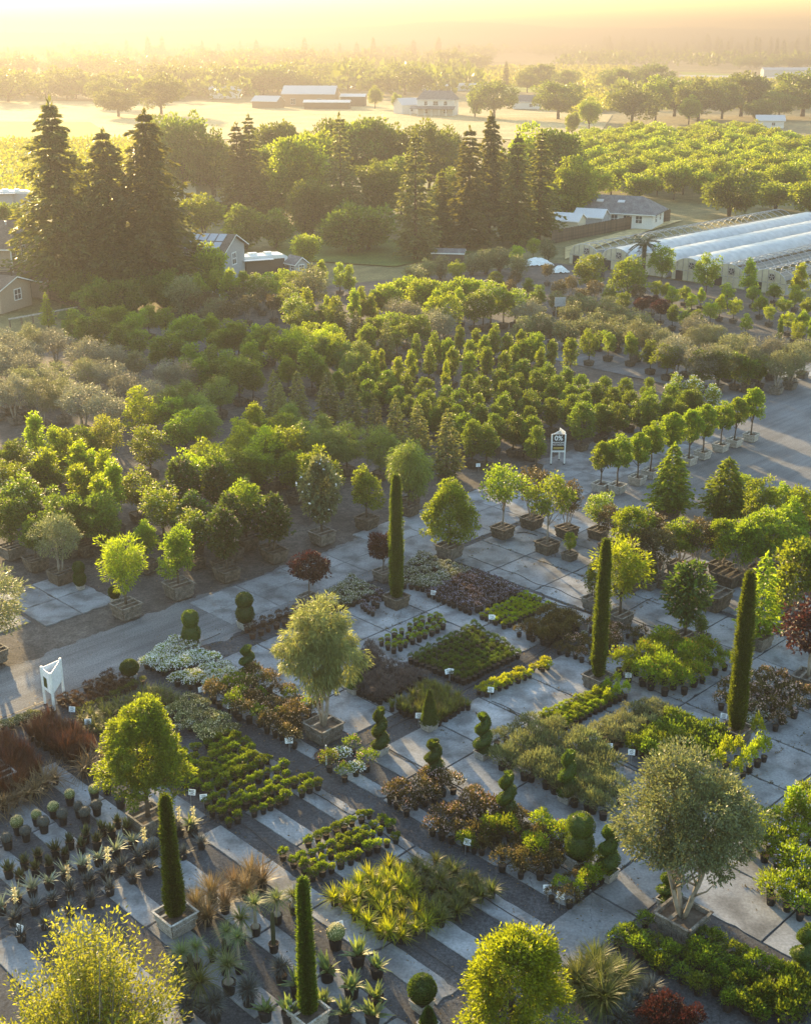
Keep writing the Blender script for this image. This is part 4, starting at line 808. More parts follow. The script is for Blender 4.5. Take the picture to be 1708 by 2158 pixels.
# right hand group
GRT = 'leafy crate trees beyond the open concrete'
tops('crape_green', c2, [(960, 410), (1170, 475), (1350, 465), (1520, 425), (1600, 432), (1440, 480), (1690, 560)], 4.2, 'spreading green many stemmed crate tree beyond the open concrete', GRT, 1.3, wood='wood_grey', wf=.85, hv=.22)
tops('round', c2, [(1510, 295), (1590, 310), (1680, 335), (1640, 380), (1440, 285), (1730, 340)], 3.6, 'dark dense tree in the far row behind the spreading crate trees', 'dense far row', 1.1, wf=.85, hv=.2)
tops(['crape_green', 'crape_multi'], c2, [(870, 420), (1050, 455), (1090, 520), (1240, 470), (1000, 520), (960, 560)], 3.2, 'smaller bronze green crate tree beyond the open concrete', 'smaller bronze crate trees', 1.2, wf=.8)
for key, b_, t_, cr, wf, lab in [
    ('lime_feather', (1304, 1316), (1282, 1118), 1.3, .95, 'bright lime leafy crate tree just behind a cypress'),
    ('dark_round', (1250, 1282), (1236, 1180), 1.2, .8, 'shaded lime and green crate tree next to the bright lime one'),
    ('magnolia', c2(1175, 1010), c2(1190, 640), 1.2, 1.1, 'dark grey leaved tree with a pale sunlit tip'),
    ('lime_conifer', c2(1480, 1020), c2(1465, 628), 1.4, 1.0, 'brilliant lime feathery conifer directly behind the leaning cypress'),
    ('burgundy', (1699, 1450), (1693, 1238), 1.4, 1.1, 'burgundy leaved tree with copper lit top in a crate'),
    ('plum', (652, 1276), (645, 1163), 1.15, 1.0, 'round dark plum tree in a low box by the white flowered bed'),
    ('plum', (808, 1222), (796, 1117), 1.15, .95, 'round dark plum tree half hidden by the central cypress'),
    ('olive', (-14, 1395), (-5, 1192), 1.4, 1.2, 'olive crate tree standing alone beside the service road'),
    ('round', c2(690, 652), c2(690, 530), .9, .9, 'small bright bush in a grey box by the open concrete'),
    ('tip_dark', c2(1025, 775), c2(1030, 640), .8, 1.0, 'little dark cone shrub in a pale box'),
    ('dark_round', c2(1240, 1000), c2(1250, 880), .9, 1.0, 'dusky green shrub in a box behind the bright shrub bed'),
]:
    based(key, b_, t_, lab, cr, wf, planks=cr >= 1.15, wood='wood_grey')
# empty crates seen between trees
for i, (px, s_) in enumerate([(z6(60, 625), 1.2), (z6(150, 650), 1.0), (c2(1290, 850), 1.5), (c2(1600, 850), 1.4), (c2(950, 700), 1.2), (c2(1350, 760), 1.3)]):
    t = thing('empty_crate', 'empty slatted planting crate standing among the boxed trees', 'crate', (*g(*px), 0), 0, 'empty crates'); add_crate(t, s_, 'wood_brown')

# ------------------------------------------------------------------ foreground specimen trees
cyp_prof = lambda t, a: np.clip(np.where(t < .12, .6 + t * 3.3, 1) * (1 - np.clip((t - .3) / .7, 0, 1) * .3) * np.sqrt(np.clip(1 - np.clip((t - .76) / .25, 0, 1) ** 2, .02, 1)), .03, 2)
spike_prof = lambda t, a: np.clip(np.where(t < .1, .75 + t * 2.5, 1) * (1 - t * .62) * np.where(t > .95, np.clip((1.01 - t) / .06, 0, 1), 1), .03, 2)
def cypress(base, top, w, label, crate=1.45, wood='wood_grey', lean=(0, 0), fine=1.0, seed=0, smooth=.09, prof=None):
    h = hgt(base, top); t = thing('italian_cypress', label, 'cypress', (*g(*base), 0)); crate *= .76; add_crate(t, crate, wood, True, bars=1); z0 = crate * .5
    pr = lambda tt, a: (prof or cyp_prof)(tt, a) * w / 2
    V = column('c', 'cypress', pr, h - z0, 15000, .11 * fine, .035, up=1.6, wob=smooth)
    V2 = column('c', 'cypress', lambda tt, a: pr(tt, a) * 1.06, h - z0, 4500, .17 * fine, .035, up=1.0, wob=smooth * 1.5)
    obj('crown', withcore('crown', np.concatenate([V, V2]), 'cypress', corecol(pr, h - z0 - .1, .84)), t, (0, 0, z0 + .05), (lean[0], lean[1], seed))
    obj('trunk', MB().tube([(0, 0, 0), (0, 0, .5)], [.09, .08], 8).mesh('trunk', 'bark'), t, (0, 0, z0 - .05))
    return t
cypress((372, 1956), (346, 1682), .60, 'dark tapering cypress in a pale crate in front of the golden yew tree', 1.4, 'wood_pale', (0, -.01), prof=spike_prof, smooth=.04)
cypress((650, 2160), (657, 1862), .50, 'slim dark cypress rising among the potted agaves', 1.25, 'wood_pale', (0, .02), seed=2, prof=spike_prof, smooth=.04)
cypress((835, 1278), (833, 1004), .62, 'tall cypress standing at the road corner by the white flowered bed', 1.35, 'wood_brown', seed=1)
cypress((1258, 1448), (1273, 1140), .56, 'tall cypress in a grey crate above the clipped green block', 1.4, seed=3)
cypress((1547, 1560), (1586, 1205), .66, 'tall leaning cypress with a sunlit yellow side', 1.4, lean=(0, .035), seed=4, smooth=.1)
def specimen(key_mesh, C, hh, base, top, label, crate, wood, name, bark, r0, r1, multi, wf=1, th=.5, nlimb=10, spread=.6, lean=(0, 0), bend=.15):
    h = hgt(base, top); t = thing(name, label, 'tree', (*g(*base), 0)); z0 = 0
    if crate: crate *= .76; add_crate(t, crate, wood, True, bars=1); z0 = crate * .5
    k = (h - z0) / hh
    obj('trunk', trunkmesh('trunk', bark, hh * th, r0, r1, C, nlimb, multi, bend=bend, spread=spread, seed=3), t, (0, 0, z0 - .03), (lean[0], lean[1], 0), (k * wf, k * wf, k))
    obj('crown', key_mesh, t, (0, 0, z0 - .03), (lean[0], lean[1], 0), (k * wf, k * wf, k)); return t
# golden yew-like tree: tight tufts, clublike lobes
yew_prof = lambda t: np.clip(1.1 - t, 0, 1) ** .55 * np.clip(t * 3.2 + .45, 0, 1) * (1 + .10 * np.sin(t * 14))
me, C, _ = broadleaf('crown', 'yew', 5.2, 3.9, trunk=1.2, nc=360, per=110, L=.11, W=.055, rc=.27, amt=.16, prof=yew_prof, lo=.6)
specimen(me, C, 5.2, (314, 1748), (322, 1470), 'golden lit yew tree with a clubbed dense crown in a grey crate', 1.5, 'wood_grey', 'golden_yew', 'bark', .10, .05, 1)
me, C, _ = broadleaf('crown', 'lime', 5.6, 5.0, trunk=.6, nc=230, per=140, L=.13, W=.06, rc=.38, amt=.34, prof=lambda t: np.clip(1.08 - t, 0, 1) ** .7 * np.clip(t * 4 + .5, 0, 1), lo=.6)
specimen(me, C, 5.6, (1075, 2262), (1040, 1936), 'bright yellow-green mounded conifer at the end of the concrete walk', 1.4, 'wood_grey', 'golden_conifer', 'bark', .12, .06, 1)
# willow-like silver tree with hanging sprays
me, C, _ = broadleaf('crown', 'palewillow', 5.6, 4.5, trunk=1.5, nc=130, per=170, L=.24, W=.045, rc=.46, amt=.30, grav=.7, lo=.35, prof=lambda t: .55 + .5 * np.sin(np.pi * t ** .9))
specimen(me, C, 5.6, (682, 1556), (680, 1268), 'tall pale weeping tree with several stems in a large crate', 1.62, 'wood_grey', 'pale_weeping_tree', 'bark_pale', .07, .035, 5, wf=.86, th=.5, spread=.45)
# big grey olive on the right
me, C, _ = broadleaf('crown', 'sage', 6.4, 5.3, trunk=1.9, nc=230, per=150, L=.13, W=.06, rc=.48, amt=.26, lo=.45)
specimen(me, C, 6.4, (1434, 1966), (1425, 1580), 'large grey-green olive with spreading pale stems in a big crate', 1.75, 'wood_grey', 'grey_olive_tree', 'bark_pale', .10, .045, 4, wf=.9, th=.45, spread=1.0)
# sparse yellow tree at the lower edge: upright twigs with small leaves
def twiggy(h=7.0, w=5.6):
    b = MB(); P = []; A = []; rr = random.Random(4)
    for i in range(150):
        a = rr.uniform(0, 6.283); sp = rr.uniform(.05, 1) ** .8; base = Vector((0, 0, rr.uniform(.8, 2.2))); ln = rr.uniform(.62, 1.0)
        tip = Vector((math.cos(a) * w / 2 * sp * rr.uniform(.8, 1.05), math.sin(a) * w / 2 * sp * rr.uniform(.8, 1.05), h * (1 - .5 * sp ** 1.6) * ln)); mid = base.lerp(tip, .5) + Vector((math.cos(a), math.sin(a), 0)) * .2
        b.tube([base, mid, tip], [.03, .016, .004], 4, cap=False)
        for k in range(130):
            t_ = rr.uniform(.3, 1.02); q = (base.lerp(mid, t_ * 2) if t_ < .5 else mid.lerp(tip, t_ * 2 - 1)); off = Vector((rr.gauss(0, 1), rr.gauss(0, 1), rr.gauss(0, 1))) * .14 * (1.15 - t_ * .5)
            P.append(q + off); A.append((tip - base).normalized() * .5 + off.normalized())
    return leafmesh('crown', leaves(np.array(P), np.array(A), .13, .055), 'golden'), b
me, b = twiggy()
base4, top4 = (208, 2330), (232, 1893); t = thing('sparse_yellow_tree', 'sparse twiggy tree with small glowing yellow leaves among the pots', 'tree', (*g(*base4), 0)); k = hgt(base4, top4) / 7.0
add_crate(t, 1.4, 'wood_grey', True)
b.tube([(0, 0, .3), (.05, 0, 1.2), (0, .05, 2.2)], [.12, .1, .07], 8); obj('trunk', b.mesh('trunk', 'bark_pale'), t, (0, 0, 0), (0, 0, 0), (k, k, k)); obj('crown', me, t, (0, 0, 0), (0, 0, 0), (k, k, k))
# ------------------------------------------------------------------ buildings
FRAME_T = {}
def add_window(parent, side, u, z, w, h, W_, D_):
    """a framed pane on one wall of a house: side S N E W, u along the wall, z of the sill"""
    key = (round(w, 2), round(h, 2))
    if key not in FRAME_T:
        b = MB(); e = .09
        b.box(-w / 2 - e, w / 2 + e, -.05, .03, h, h + e); b.box(-w / 2 - e, w / 2 + e, -.07, .03, -e, 0); b.box(-w / 2 - e, -w / 2, -.05, .03, 0, h); b.box(w / 2, w / 2 + e, -.05, .03, 0, h)
        b.box(-.025, .025, -.04, .03, 0, h); b.box(-w / 2, w / 2, -.038, .03, h / 2 - .025, h / 2 + .025)
        FRAME_T[key] = (b.mesh('window', 'white_paint'), MB().box(-w / 2, w / 2, -.012, .02, 0, h).mesh('pane', 'glass'))
    fm, pm = FRAME_T[key]; loc, rz = {'S': ((u, -D_ / 2, z), 0), 'N': ((-u, D_ / 2, z), math.pi), 'E': ((W_ / 2, u, z), math.pi / 2), 'W': ((-W_ / 2, -u, z), -math.pi / 2)}[side]
    f = obj('window', fm, parent, loc, (0, 0, rz)); obj('pane', pm, f)
def add_door(parent, side, u, w, h, W_, D_, mat='white_paint'):
    loc, rz = {'S': ((u, -D_ / 2, 0), 0), 'E': ((W_ / 2, u, 0), math.pi / 2)}[side]
    d = obj('door', MB().box(-w / 2, w / 2, -.06, .02, 0, h).mesh('door', mat), parent, loc, (0, 0, rz)); obj('handle', MB().box(w / 2 - .14, w / 2 - .09, -.1, -.06, h * .45, h * .5).mesh('handle', 'steel'), d)
def roof_mesh(w, d, hw, hr, eave, mat, hip=0.0, th=.14):
    b = MB(); y = d / 2 + eave; zz = hw - hr * eave / (d / 2); xe = w / 2 + eave; xr = w / 2 + eave - hip
    for o in (0, th):
        b.add([(-xe, -y, zz + o), (xe, -y, zz + o), (xr, 0, hw + hr + o), (-xr, 0, hw + hr + o), (-xe, y, zz + o), (xe, y, zz + o)], [(0, 1, 2, 3), (5, 4, 3, 2)] + ([(1, 5, 2), (4, 0, 3)] if hip else []))
    b.add([(-xe, -y, zz), (xe, -y, zz), (xe, -y, zz + th), (-xe, -y, zz + th)], [(0, 1, 2, 3)], 1); b.add([(-xe, y, zz), (xe, y, zz), (xe, y, zz + th), (-xe, y, zz + th)], [(1, 0, 3, 2)], 1)
    if not hip:
        for s_ in (-1, 1): b.add([(s_ * xe, -y, zz), (s_ * xe, 0, hw + hr), (s_ * xe, y, zz), (s_ * xe, y, zz + th), (s_ * xe, 0, hw + hr + th), (s_ * xe, -y, zz + th)], [(0, 1, 4, 5), (1, 2, 3, 4)], 1)
    return b.mesh('roof', [mat, 'white_paint'])
def house(name, label, xy, rz, w, d, hw, hr, wall, roof, wins=(), doors=(), eave=.45, hip=0.0, cat='house', group=None, z=-.1):
    t = thing(name, label, cat, (xy[0], xy[1], z), rz, group); b = MB(); b.box(-w / 2, w / 2, -d / 2, d / 2, 0, hw)
    if not hip:
        for s_ in (-1, 1): b.add([(s_ * w / 2, -d / 2, hw), (s_ * w / 2, d / 2, hw), (s_ * w / 2, 0, hw + hr * .98)], [(0, 1, 2)])
    obj('wall', b.mesh('wall', wall), t); rf = obj('roof', roof_mesh(w, d, hw, hr, eave, roof, hip), t)
    for side, u, z_, ww, hh in wins: add_window(t, side, u, z_, ww, hh, w, d)
    for side, u, ww, hh in doors: add_door(t, side, u, ww, hh, w, d)
    return t, rf
# tan two storey house with a deck, behind the redwoods
t, rf = house('tan_house', 'tan two storey house with a brown roof and railed deck beside the redwoods', g(-48, 598), R(-8), 14, 9, 5.3, 2.5, 'wall_tan', 'roof_brown', [('S', 3.4, 3.4, 1.5, 1.6), ('S', .2, 3.4, 1.5, 1.6), ('S', -3, 3.4, 1.5, 1.6), ('E', -2.8, 3.3, 1.0, 1.8), ('E', -1.2, 3.3, 1.0, 1.8), ('S', 3.4, .8, 1.5, 1.3)])
obj('corner_board', MB().box(6.93, 7.06, -4.56, -4.4, 0, 5.2).mesh('corner_board', 'white_paint'), t)
dk = obj('deck', MB().box(-7, 10.5, -7.4, -4.6, 2.3, 2.5).mesh('deck', 'wood_brown'), t)
for i in range(9): obj('deck_post', MB().box(-.07, .07, -.07, .07, 0, 3.5).mesh('deck_post', 'wood_brown') if i == 0 else bpy.data.meshes['deck_post'], dk, (-6.8 + i * 2.13, -7.3, 0))
for z_ in (2.75, 3.1, 3.45): obj('deck_rail', MB().box(-7, 10.5, -7.34, -7.26, z_, z_ + .06).mesh('deck_rail', 'wood_brown'), dk)
for x_ in (-4, 1.5, 5): obj('roof_vent', MB().lathe([(.1, 0), (.1, .5), (.18, .5), (.18, .6), (.001, .62)], 8).mesh('roof_vent', 'roof_metal'), rf, (x_, -.8, 7.3))
house('garden_shed', 'small brown shed with white trim and a white door below the deck', g(93, 622), R(-32), 4.2, 2.6, 2.2, 1.0, 'wall_tan', 'roof_brown', doors=[('E', 0, .9, 1.9)], cat='shed', eave=.3)
house('tan_garage', 'low tan garage with one white window at the yard fence', g(-22, 645), R(-20), 7.5, 5.5, 2.7, .9, 'wall_tan', 'roof_brown', [('S', 2.6, 1.1, 1.1, 1.1), ('E', .3, 1.1, 1.1, 1.1)], cat='garage')
house('gabled_house', 'brown roofed house with twin white trimmed gables among the trees', g(420, 425), R(62), 11, 7, 4.0, 3.2, 'wall_white', 'roof_brown', [('S', 0, 1.2, 1.2, 1.3), ('W', 0, 4.2, 1, 1.1), ('W', 1.6, 1.2, 1.0, 1.2)])
house('gable_wing', 'white trimmed gable wing standing close to the brown roofed house', g(452, 420), R(62), 7, 5.5, 3.8, 2.8, 'wall_white', 'roof_brown', [('W', 0, 1.6, 1, 1.2)])
t, rf = house('solar_house', 'raised grey house with solar panels on its brown roof beside the trailer', g(444, 604), R(-14), 6.4, 7, 4.9, 1.5, 'wall_grey', 'roof_brown', [('S', 1.8, 3.0, 1.2, 1.3), ('S', -.7, 3.0, 1.2, 1.3), ('E', 0, 3.0, 1.2, 1.3)], doors=[('S', 1.2, .95, 2.1)])
for i in range(4):
    for j in range(2): obj('solar_panel', MB().box(-.48, .48, -.8, .8, 0, .05).mesh('solar_panel', 'solar') if i + j == 0 else bpy.data.meshes['solar_panel'], rf, (-1.2 + i * 1.1, -.95 - j * 1.66, 6.19 - j * .71), (math.atan2(1.5, 3.5), 0, 0))
bal = obj('balcony', MB().box(-3.2, 3.2, -4.9, -3.52, 2.4, 2.55).mesh('balcony', 'wood_pale'), t)
for i in range(8): obj('baluster', MB().box(-.05, .05, -.05, .05, 0, 3.6).mesh('baluster', 'white_paint') if i == 0 else bpy.data.meshes['baluster'], bal, (-3.1 + i * .885, -4.8, 0))
obj('handrail', MB().box(-3.2, 3.2, -4.85, -4.77, 3.45, 3.55).mesh('handrail', 'white_paint'), bal)
house('grey_shed', 'little grey shed with white corner trim next to the trailer', g(625, 588), R(-50), 2.2, 1.8, 2.2, .7, 'wall_grey', 'roof_grey', [('E', 0, 1.4, .7, .6), ('S', .5, 1.4, .7, .6)], cat='shed', eave=.25)
# travel trailers
def trailer(label, xy, rz, dark=True):
    t = thing('travel_trailer', label, 'trailer', (*xy, -.1), rz)
    b = MB(); pr = [(-3.9, .6), (3.6, .6), (4.0, 1.3), (3.8, 2.9), (3.3, 3.15), (-3.7, 3.15), (-3.95, 2.8)]
    b.add([(x, -1.2, z) for x, z in pr] + [(x, 1.2, z) for x, z in pr], [tuple(range(7)), tuple(range(13, 6, -1))] + [(i, 7 + i, 7 + (i + 1) % 7, (i + 1) % 7) for i in range(7)]); obj('body', b.mesh('body', ['rv']), t)
    sm = 'wall_dark' if dark else 'wall_grey'
    obj('side_panel', MB().box(-3.6, 3.4, -1.225, -1.203, .75, 2.7).mesh('side_panel', sm), t); obj('slide_out', MB().box(-1.8, 1.0, -1.9, -1.23, .9, 2.75).mesh('slide_out', sm), t); obj('awning', MB().box(-2.3, 1.6, -2.6, -1.23, 2.82, 2.88).mesh('awning', 'roof_metal'), t)
    for x_, w_ in ((-2.4, .5), (-.4, .55), (1.6, .45)): obj('roof_unit', MB().box(-w_, w_, -.35, .35, 0, .28).mesh('roof_unit', 'white_paint'), t, (x_, 0, 3.15))
    wm = MB().tube([(0, -.12, 0), (0, .12, 0)], [.36, .36], 14).mesh('wheel', 'pot')
    for x_ in (-.6, .5):
        for y_ in (-1.1, 1.1): obj('wheel', wm, t, (x_, y_, .36))
trailer('long white roofed travel trailer with a slide out and roof units', g(540, 588), R(24))
trailer('hazy white trailer parked beyond the redwoods at the field', g(20, 438), R(10), False)
# house with the grey roof and two sheds by the hoop houses
t, rf = house('grey_roof_house', 'long low house with a grey shingle roof and skylights beyond the fence', g(1286, 470), R(-24), 15.5, 8, 2.5, 2.0, 'wall_white', 'roof_grey', [('S', 5.6, .9, 1.0, 1.1), ('S', 3.6, .9, 1.0, 1.1), ('S', 1.6, .9, 1.0, 1.1), ('E', 1.5, .9, 1.0, 1.1), ('E', -1.5, .9, 1.0, 1.1)], hip=3.2, eave=.6)
for x_ in (-5.2, -1.5, 2.0): obj('skylight', MB().box(-.55, .55, -.35, .35, 0, .12).mesh('skylight', 'roof_metal') if x_ < -5 else bpy.data.meshes['skylight'], rf, (x_, -1.7, 3.82), (math.atan2(2.0, 4.0), 0, 0))
house('cream_shed', 'cream clad shed with a white roof behind the dark fence', g(1196, 494), R(-24), 4.2, 4.2, 2.4, .9, 'wall_cream', 'roof_metal', cat='shed', eave=.2)
house('white_shed', 'pale grey shed with a white roof between cream shed and house', g(1244, 484), R(-24), 4.6, 4.2, 2.3, 1.0, 'wall_grey', 'roof_metal', cat='shed', eave=.2)
# far farm
t, rf = house('white_farmhouse', 'white two storey farmhouse with grey roof and a porch in the far meadow', g(922, 241), R(-12), 15, 10, 6.2, 3.0, 'wall_white', 'roof_grey', [('S', -4, 3.9, 1.3, 1.5), ('S', 0, 3.9, 2.0, 1.5), ('S', 4, 3.9, 1.3, 1.5), ('W', 0, 3.9, 1.2, 1.5), ('S', -4, .8, 1.4, 1.6), ('S', 4, .8, 1.4, 1.6)], doors=[('S', 0, 1.2, 2.2)], hip=2.2)
pc = obj('porch_roof', MB().add([(-10, -5.02, 3.6), (8, -5.02, 3.6), (8, -8.6, 2.7), (-10, -8.6, 2.7), (-10, -5.02, 3.45), (8, -5.02, 3.45), (8, -8.6, 2.55), (-10, -8.6, 2.55)], [(0, 3, 2, 1), (4, 5, 6, 7), (3, 7, 6, 2), (0, 4, 7, 3), (1, 2, 6, 5)]).mesh('porch_roof', 'roof_grey'), t)
for i in range(7): obj('porch_column', MB().box(-.13, .13, -.13, .13, 0, 2.58).mesh('porch_column', 'white_paint') if i == 0 else bpy.data.meshes['porch_column'], pc, (-9.6 + i * 2.88, -8.3, 0))
house('white_outbuilding', 'white gabled outbuilding behind the far farmhouse', g(858, 238), R(30), 9, 7, 3.6, 2.4, 'wall_white', 'roof_metal', [('S', 0, 1, 1.2, 1.2)], cat='outbuilding')
house('tan_barn', 'wide tan barn with a pale metal roof on the far meadow', g(655, 222), R(-6), 24, 14, 5.5, 3.2, 'barn', 'roof_metal', [('S', -7, 1, 2, 2.4), ('S', 5, 1, 2, 2.4)], cat='barn')
house('open_shed', 'low pale roofed open shed before the tan barn', g(690, 228), R(-4), 20, 7, 2.8, .8, 'wall_dark', 'roof_metal', cat='shed')
house('small_barn', 'small hazy barn with a pale roof beside the wide tan barn', g(565, 226), R(-20), 12, 8, 3.0, 2.0, 'barn', 'roof_metal', cat='barn')
house('machine_shed', 'small dark fronted shed between tan barn and round pale tree', g(745, 222), R(-5), 11, 7, 4.2, 1.0, 'wall_dark', 'roof_metal', cat='shed')
house('grey_bungalow', 'grey roofed bungalow glimpsed between two oaks', g(1110, 228), R(-10), 12, 9, 3.2, 2.4, 'wall_white', 'roof_grey', [('S', 2, 1, 1.4, 1.2)])
house('pale_greenhouse', 'long pale low building behind the white farmhouse', g(950, 190), R(-4), 40, 9, 3.0, 1.2, 'wall_white', 'roof_metal', cat='building')
house('far_white_barn', 'hazy white roofed building among the trees beyond the dry meadow', g(285, 200), R(-5), 22, 10, 4, 2, 'wall_white', 'roof_metal', cat='building')
house('far_grey_barn', 'hazy pale building beyond the far meadow trees', g(475, 206), R(8), 16, 9, 4, 2, 'wall_white', 'roof_metal', cat='building')
house('far_shop', 'low pale building at the far end of the long pale road', g(1655, 160), R(-4), 40, 14, 5, 2, 'wall_white', 'roof_metal', cat='building')
house('white_cottage', 'small white building glimpsed under the oaks beyond the orchard', g(1620, 268), R(-10), 9, 6, 2.6, 1.5, 'wall_white', 'roof_metal', [('S', 1, .9, 1.1, 1)], cat='building')
house('low_cart_shed', 'low rusty shed roof in the rough by the lawn', g(945, 545), R(-8), 4.2, 2.2, 1.0, .4, 'wall_dark', 'roof_grey', cat='shed', eave=.2)

# ------------------------------------------------------------------ fences
PL = MB().box(-.07, .07, -.012, .012, 0, 1.75).add([(-.07, -.012, 1.75), (.07, -.012, 1.75), (0, -.012, 1.83), (-.07, .012, 1.75), (.07, .012, 1.75), (0, .012, 1.83)], [(0, 1, 2), (4, 3, 5), (1, 4, 5, 2), (3, 0, 2, 5)]).mesh('board', 'fence_wood')
def fence(label, p, q, z=-.05, sp=.155, hs=1.0):
    p, q = Vector((*p, 0)), Vector((*q, 0)); L_ = (q - p).length; rz = math.atan2(q.y - p.y, q.x - p.x); t = thing('board_fence', label, 'fence', (p.x, p.y, z), rz)
    n = int(L_ / sp)
    step = max(1, math.ceil(n / 290)); w = sp * step
    for i in range(0, n, step): obj('board', PL, t, (i * sp, 0, 0), (0, 0, 0), (step * .97, 1, hs * rnd.uniform(.97, 1.02)))
    for z_ in (.4, 1.35): obj('rail', MB().box(0, L_, .02, .06, z_ * hs, z_ * hs + .09).mesh('rail', 'fence_wood'), t)
fence('dark board fence in front of the sheds and grey roofed house', g(1162, 512), g(1412, 464), hs=1.05)
fence('brown board fence between the tan garage and the redwoods', g(38, 607), g(180, 655))
fence('brown board fence running behind the olives to the lawn', g(180, 655), g(245, 690))
fence('board fence behind the trailer and grey shed', g(585, 590), g(690, 585))
t = thing('rail_fence', 'low pale rail along the yard edge behind the olives', 'fence', (*g(20, 690), 0), math.atan2(g(165, 664)[1] - g(20, 690)[1], g(165, 664)[0] - g(20, 690)[0])); L_ = (Vector(g(165, 664)) - Vector(g(20, 690))).length
obj('rail', MB().box(0, L_, -.06, .06, .8, .95).mesh('rail', 'wood_pale'), t)
for i in range(7): obj('post', MB().box(-.06, .06, -.05, .05, 0, .8).mesh('post', 'wood_brown') if i == 0 else bpy.data.meshes['post'], t, (i * L_ / 6.1 + .1, 0, 0))

# ------------------------------------------------------------------ hoop houses
def arch(r=2.35, hw=1.25, hr=1.55, n=14):
    return [(-r, 0)] + [(-r * math.cos(math.pi * k / n), hw + hr * math.sin(math.pi * k / n)) for k in range(n + 1)] + [(r, 0)]
AR = arch(); RIBM = MB().tube([(0, y, z) for y, z in AR], [.045] * len(AR), 5, cap=False).mesh('rib', 'steel')
def hoop(bc, a0, a1, film0, film1, label):
    x, y = ab2xy(a0, bc); t = thing('hoop_house', label, 'hoop house', (x, y, -.05), R(45)); L_ = a1 - a0; nb = int(L_ / 1.8)
    for i in range(nb + 1): obj('rib', RIBM, t, (i * L_ / nb, 0, 0))
    for y_, z_ in [AR[i] for i in (1, 4, 8, 12, 15)]: obj('purlin', MB().tube([(0, y_, z_ - .07), (L_, y_, z_ - .07)], [.03, .03], 4).mesh('purlin', 'steel'), t)
    for s_ in (-1, 1): obj('baseboard', MB().box(0, L_, s_ * 2.35 - .03, s_ * 2.35 + .03, 0, 1.0).mesh('baseboard', 'wall_grey'), t)
    if film1 > film0:
        m_ = AR[1:-1]; n = int((film1 - film0) / .45); vs = []
        for i in range(n + 1):
            f = (film0 + (film1 - film0) * i / n); sag = -.05 * abs(math.sin(math.pi * f / (L_ / nb)))
            for y_, z_ in m_: vs.append((f, y_ * (1.025 + sag * .3), z_ + .05 + sag * (z_ / 2.8) + rnd.uniform(-.006, .006)))
        k = len(m_); obj('film_cover', MB().add(vs, [(i * k + j, i * k + j + 1, (i + 1) * k + j + 1, (i + 1) * k + j) for i in range(n) for j in range(k - 1)]).mesh('film_cover', 'film', True), t)
    # end wall: boards, sill, fan
    b = MB(); k = len(AR); b.add([(-.06, y_, z_) for y_, z_ in AR] + [(.0, y_, z_) for y_, z_ in AR], [tuple(range(k)), tuple(range(2 * k - 1, k - 1, -1))]); ew = obj('end_wall', b.mesh('end_wall', 'end_wall'), t)
    for y_ in (-1.6, -.8, 0, .8, 1.6): obj('stud', MB().box(-.1, -.062, y_ - .04, y_ + .04, 0, 1.25 + 1.5 * math.sqrt(max(0, 1 - (y_ / 2.35) ** 2))).mesh('stud', 'wood_pale'), ew)
    obj('cross_rail', MB().box(-.103, -.063, -2.3, 2.3, 1.2, 1.3).mesh('cross_rail', 'wood_pale'), ew)
    f = obj('fan', MB().box(-.16, -.1, -.42, .42, -.42, .42).mesh('fan', 'wood_pale'), ew, (0, -.5, 1.95)); 
    b = MB(); b.tube([(-.19, 0, 0), (-.165, 0, 0)], [.36, .36], 16); obj('fan_opening', b.mesh('fan_opening', 'ink'), f)
    b = MB()
    for q in range(5):
        a = q * 1.2566; b.box(-.215, -.195, -.06, .06, .02, .33, 0, Matrix.Rotation(a, 4, 'X'))
    obj('fan_blade', b.mesh('fan_blade', 'steel'), f)
    obj('doorway', MB().box(-.11, -.064, .75, 1.75, 0, 1.15).mesh('doorway', 'ink'), ew)
for bc, a1, f0, f1, lab in [(100.4, 185, 0, 0, 'bare framed hoop house nearest the dark fence'), (95.2, 185.5, 0, 51, 'film covered hoop house next to the bare frame by the fence'), (89.8, 188, 0, 54, 'film covered hoop house, second in from the bare frame by the fence'),
                            (84.2, 190, 0, 56, 'film covered hoop house behind the tall palm, third covered one'), (78.6, 190, 0, 0, 'bare framed hoop house with a fan in its yellow end wall'), (73.2, 190, 0, 0, 'bare framed hoop house with the sunlit end wall farthest from the fence')]:
    hoop(bc, 134, a1, f0, f1, lab)

# ------------------------------------------------------------------ palms
def palm(base, top, label, fan=False):
    h = hgt(base, top); t = thing('palm', label, 'palm', (*g(*base), 0)); th = h * .8
    obj('trunk', MB().tube([(0, 0, 0), (.05, 0, th * .5), (0, 0, th)], [.26, .22, .3], 9).mesh('trunk', 'bark'), t)
    for k in range(22):
        a = k * 2.4; el = .95 - .075 * k if not fan else .9 - .06 * k; L_ = h * (.36 if not fan else .2); P = []; A = []
        dv = np.array([math.cos(a), math.sin(a), 0]); sv = np.array([-math.sin(a), math.cos(a), 0])
        for s_ in np.linspace(.15, 1, 26):
            c = dv * (L_ * s_ * math.cos(el)) + np.array([0, 0, 1]) * (L_ * (s_ * math.sin(el) - .42 * s_ * s_))
            for sd_ in (-1, 1): P.append(c); A.append(dv * .7 + sv * sd_ + np.array([0, 0, -.3]))
        obj('frond', leafmesh('frond', leaves(np.array(P), np.array(A), L_ * .24 * (1.6 if fan else 1), L_ * .03), 'agave'), t, (0, 0, th))
palm((1352, 592), (1352, 490), 'tall feather palm in front of the hoop houses')
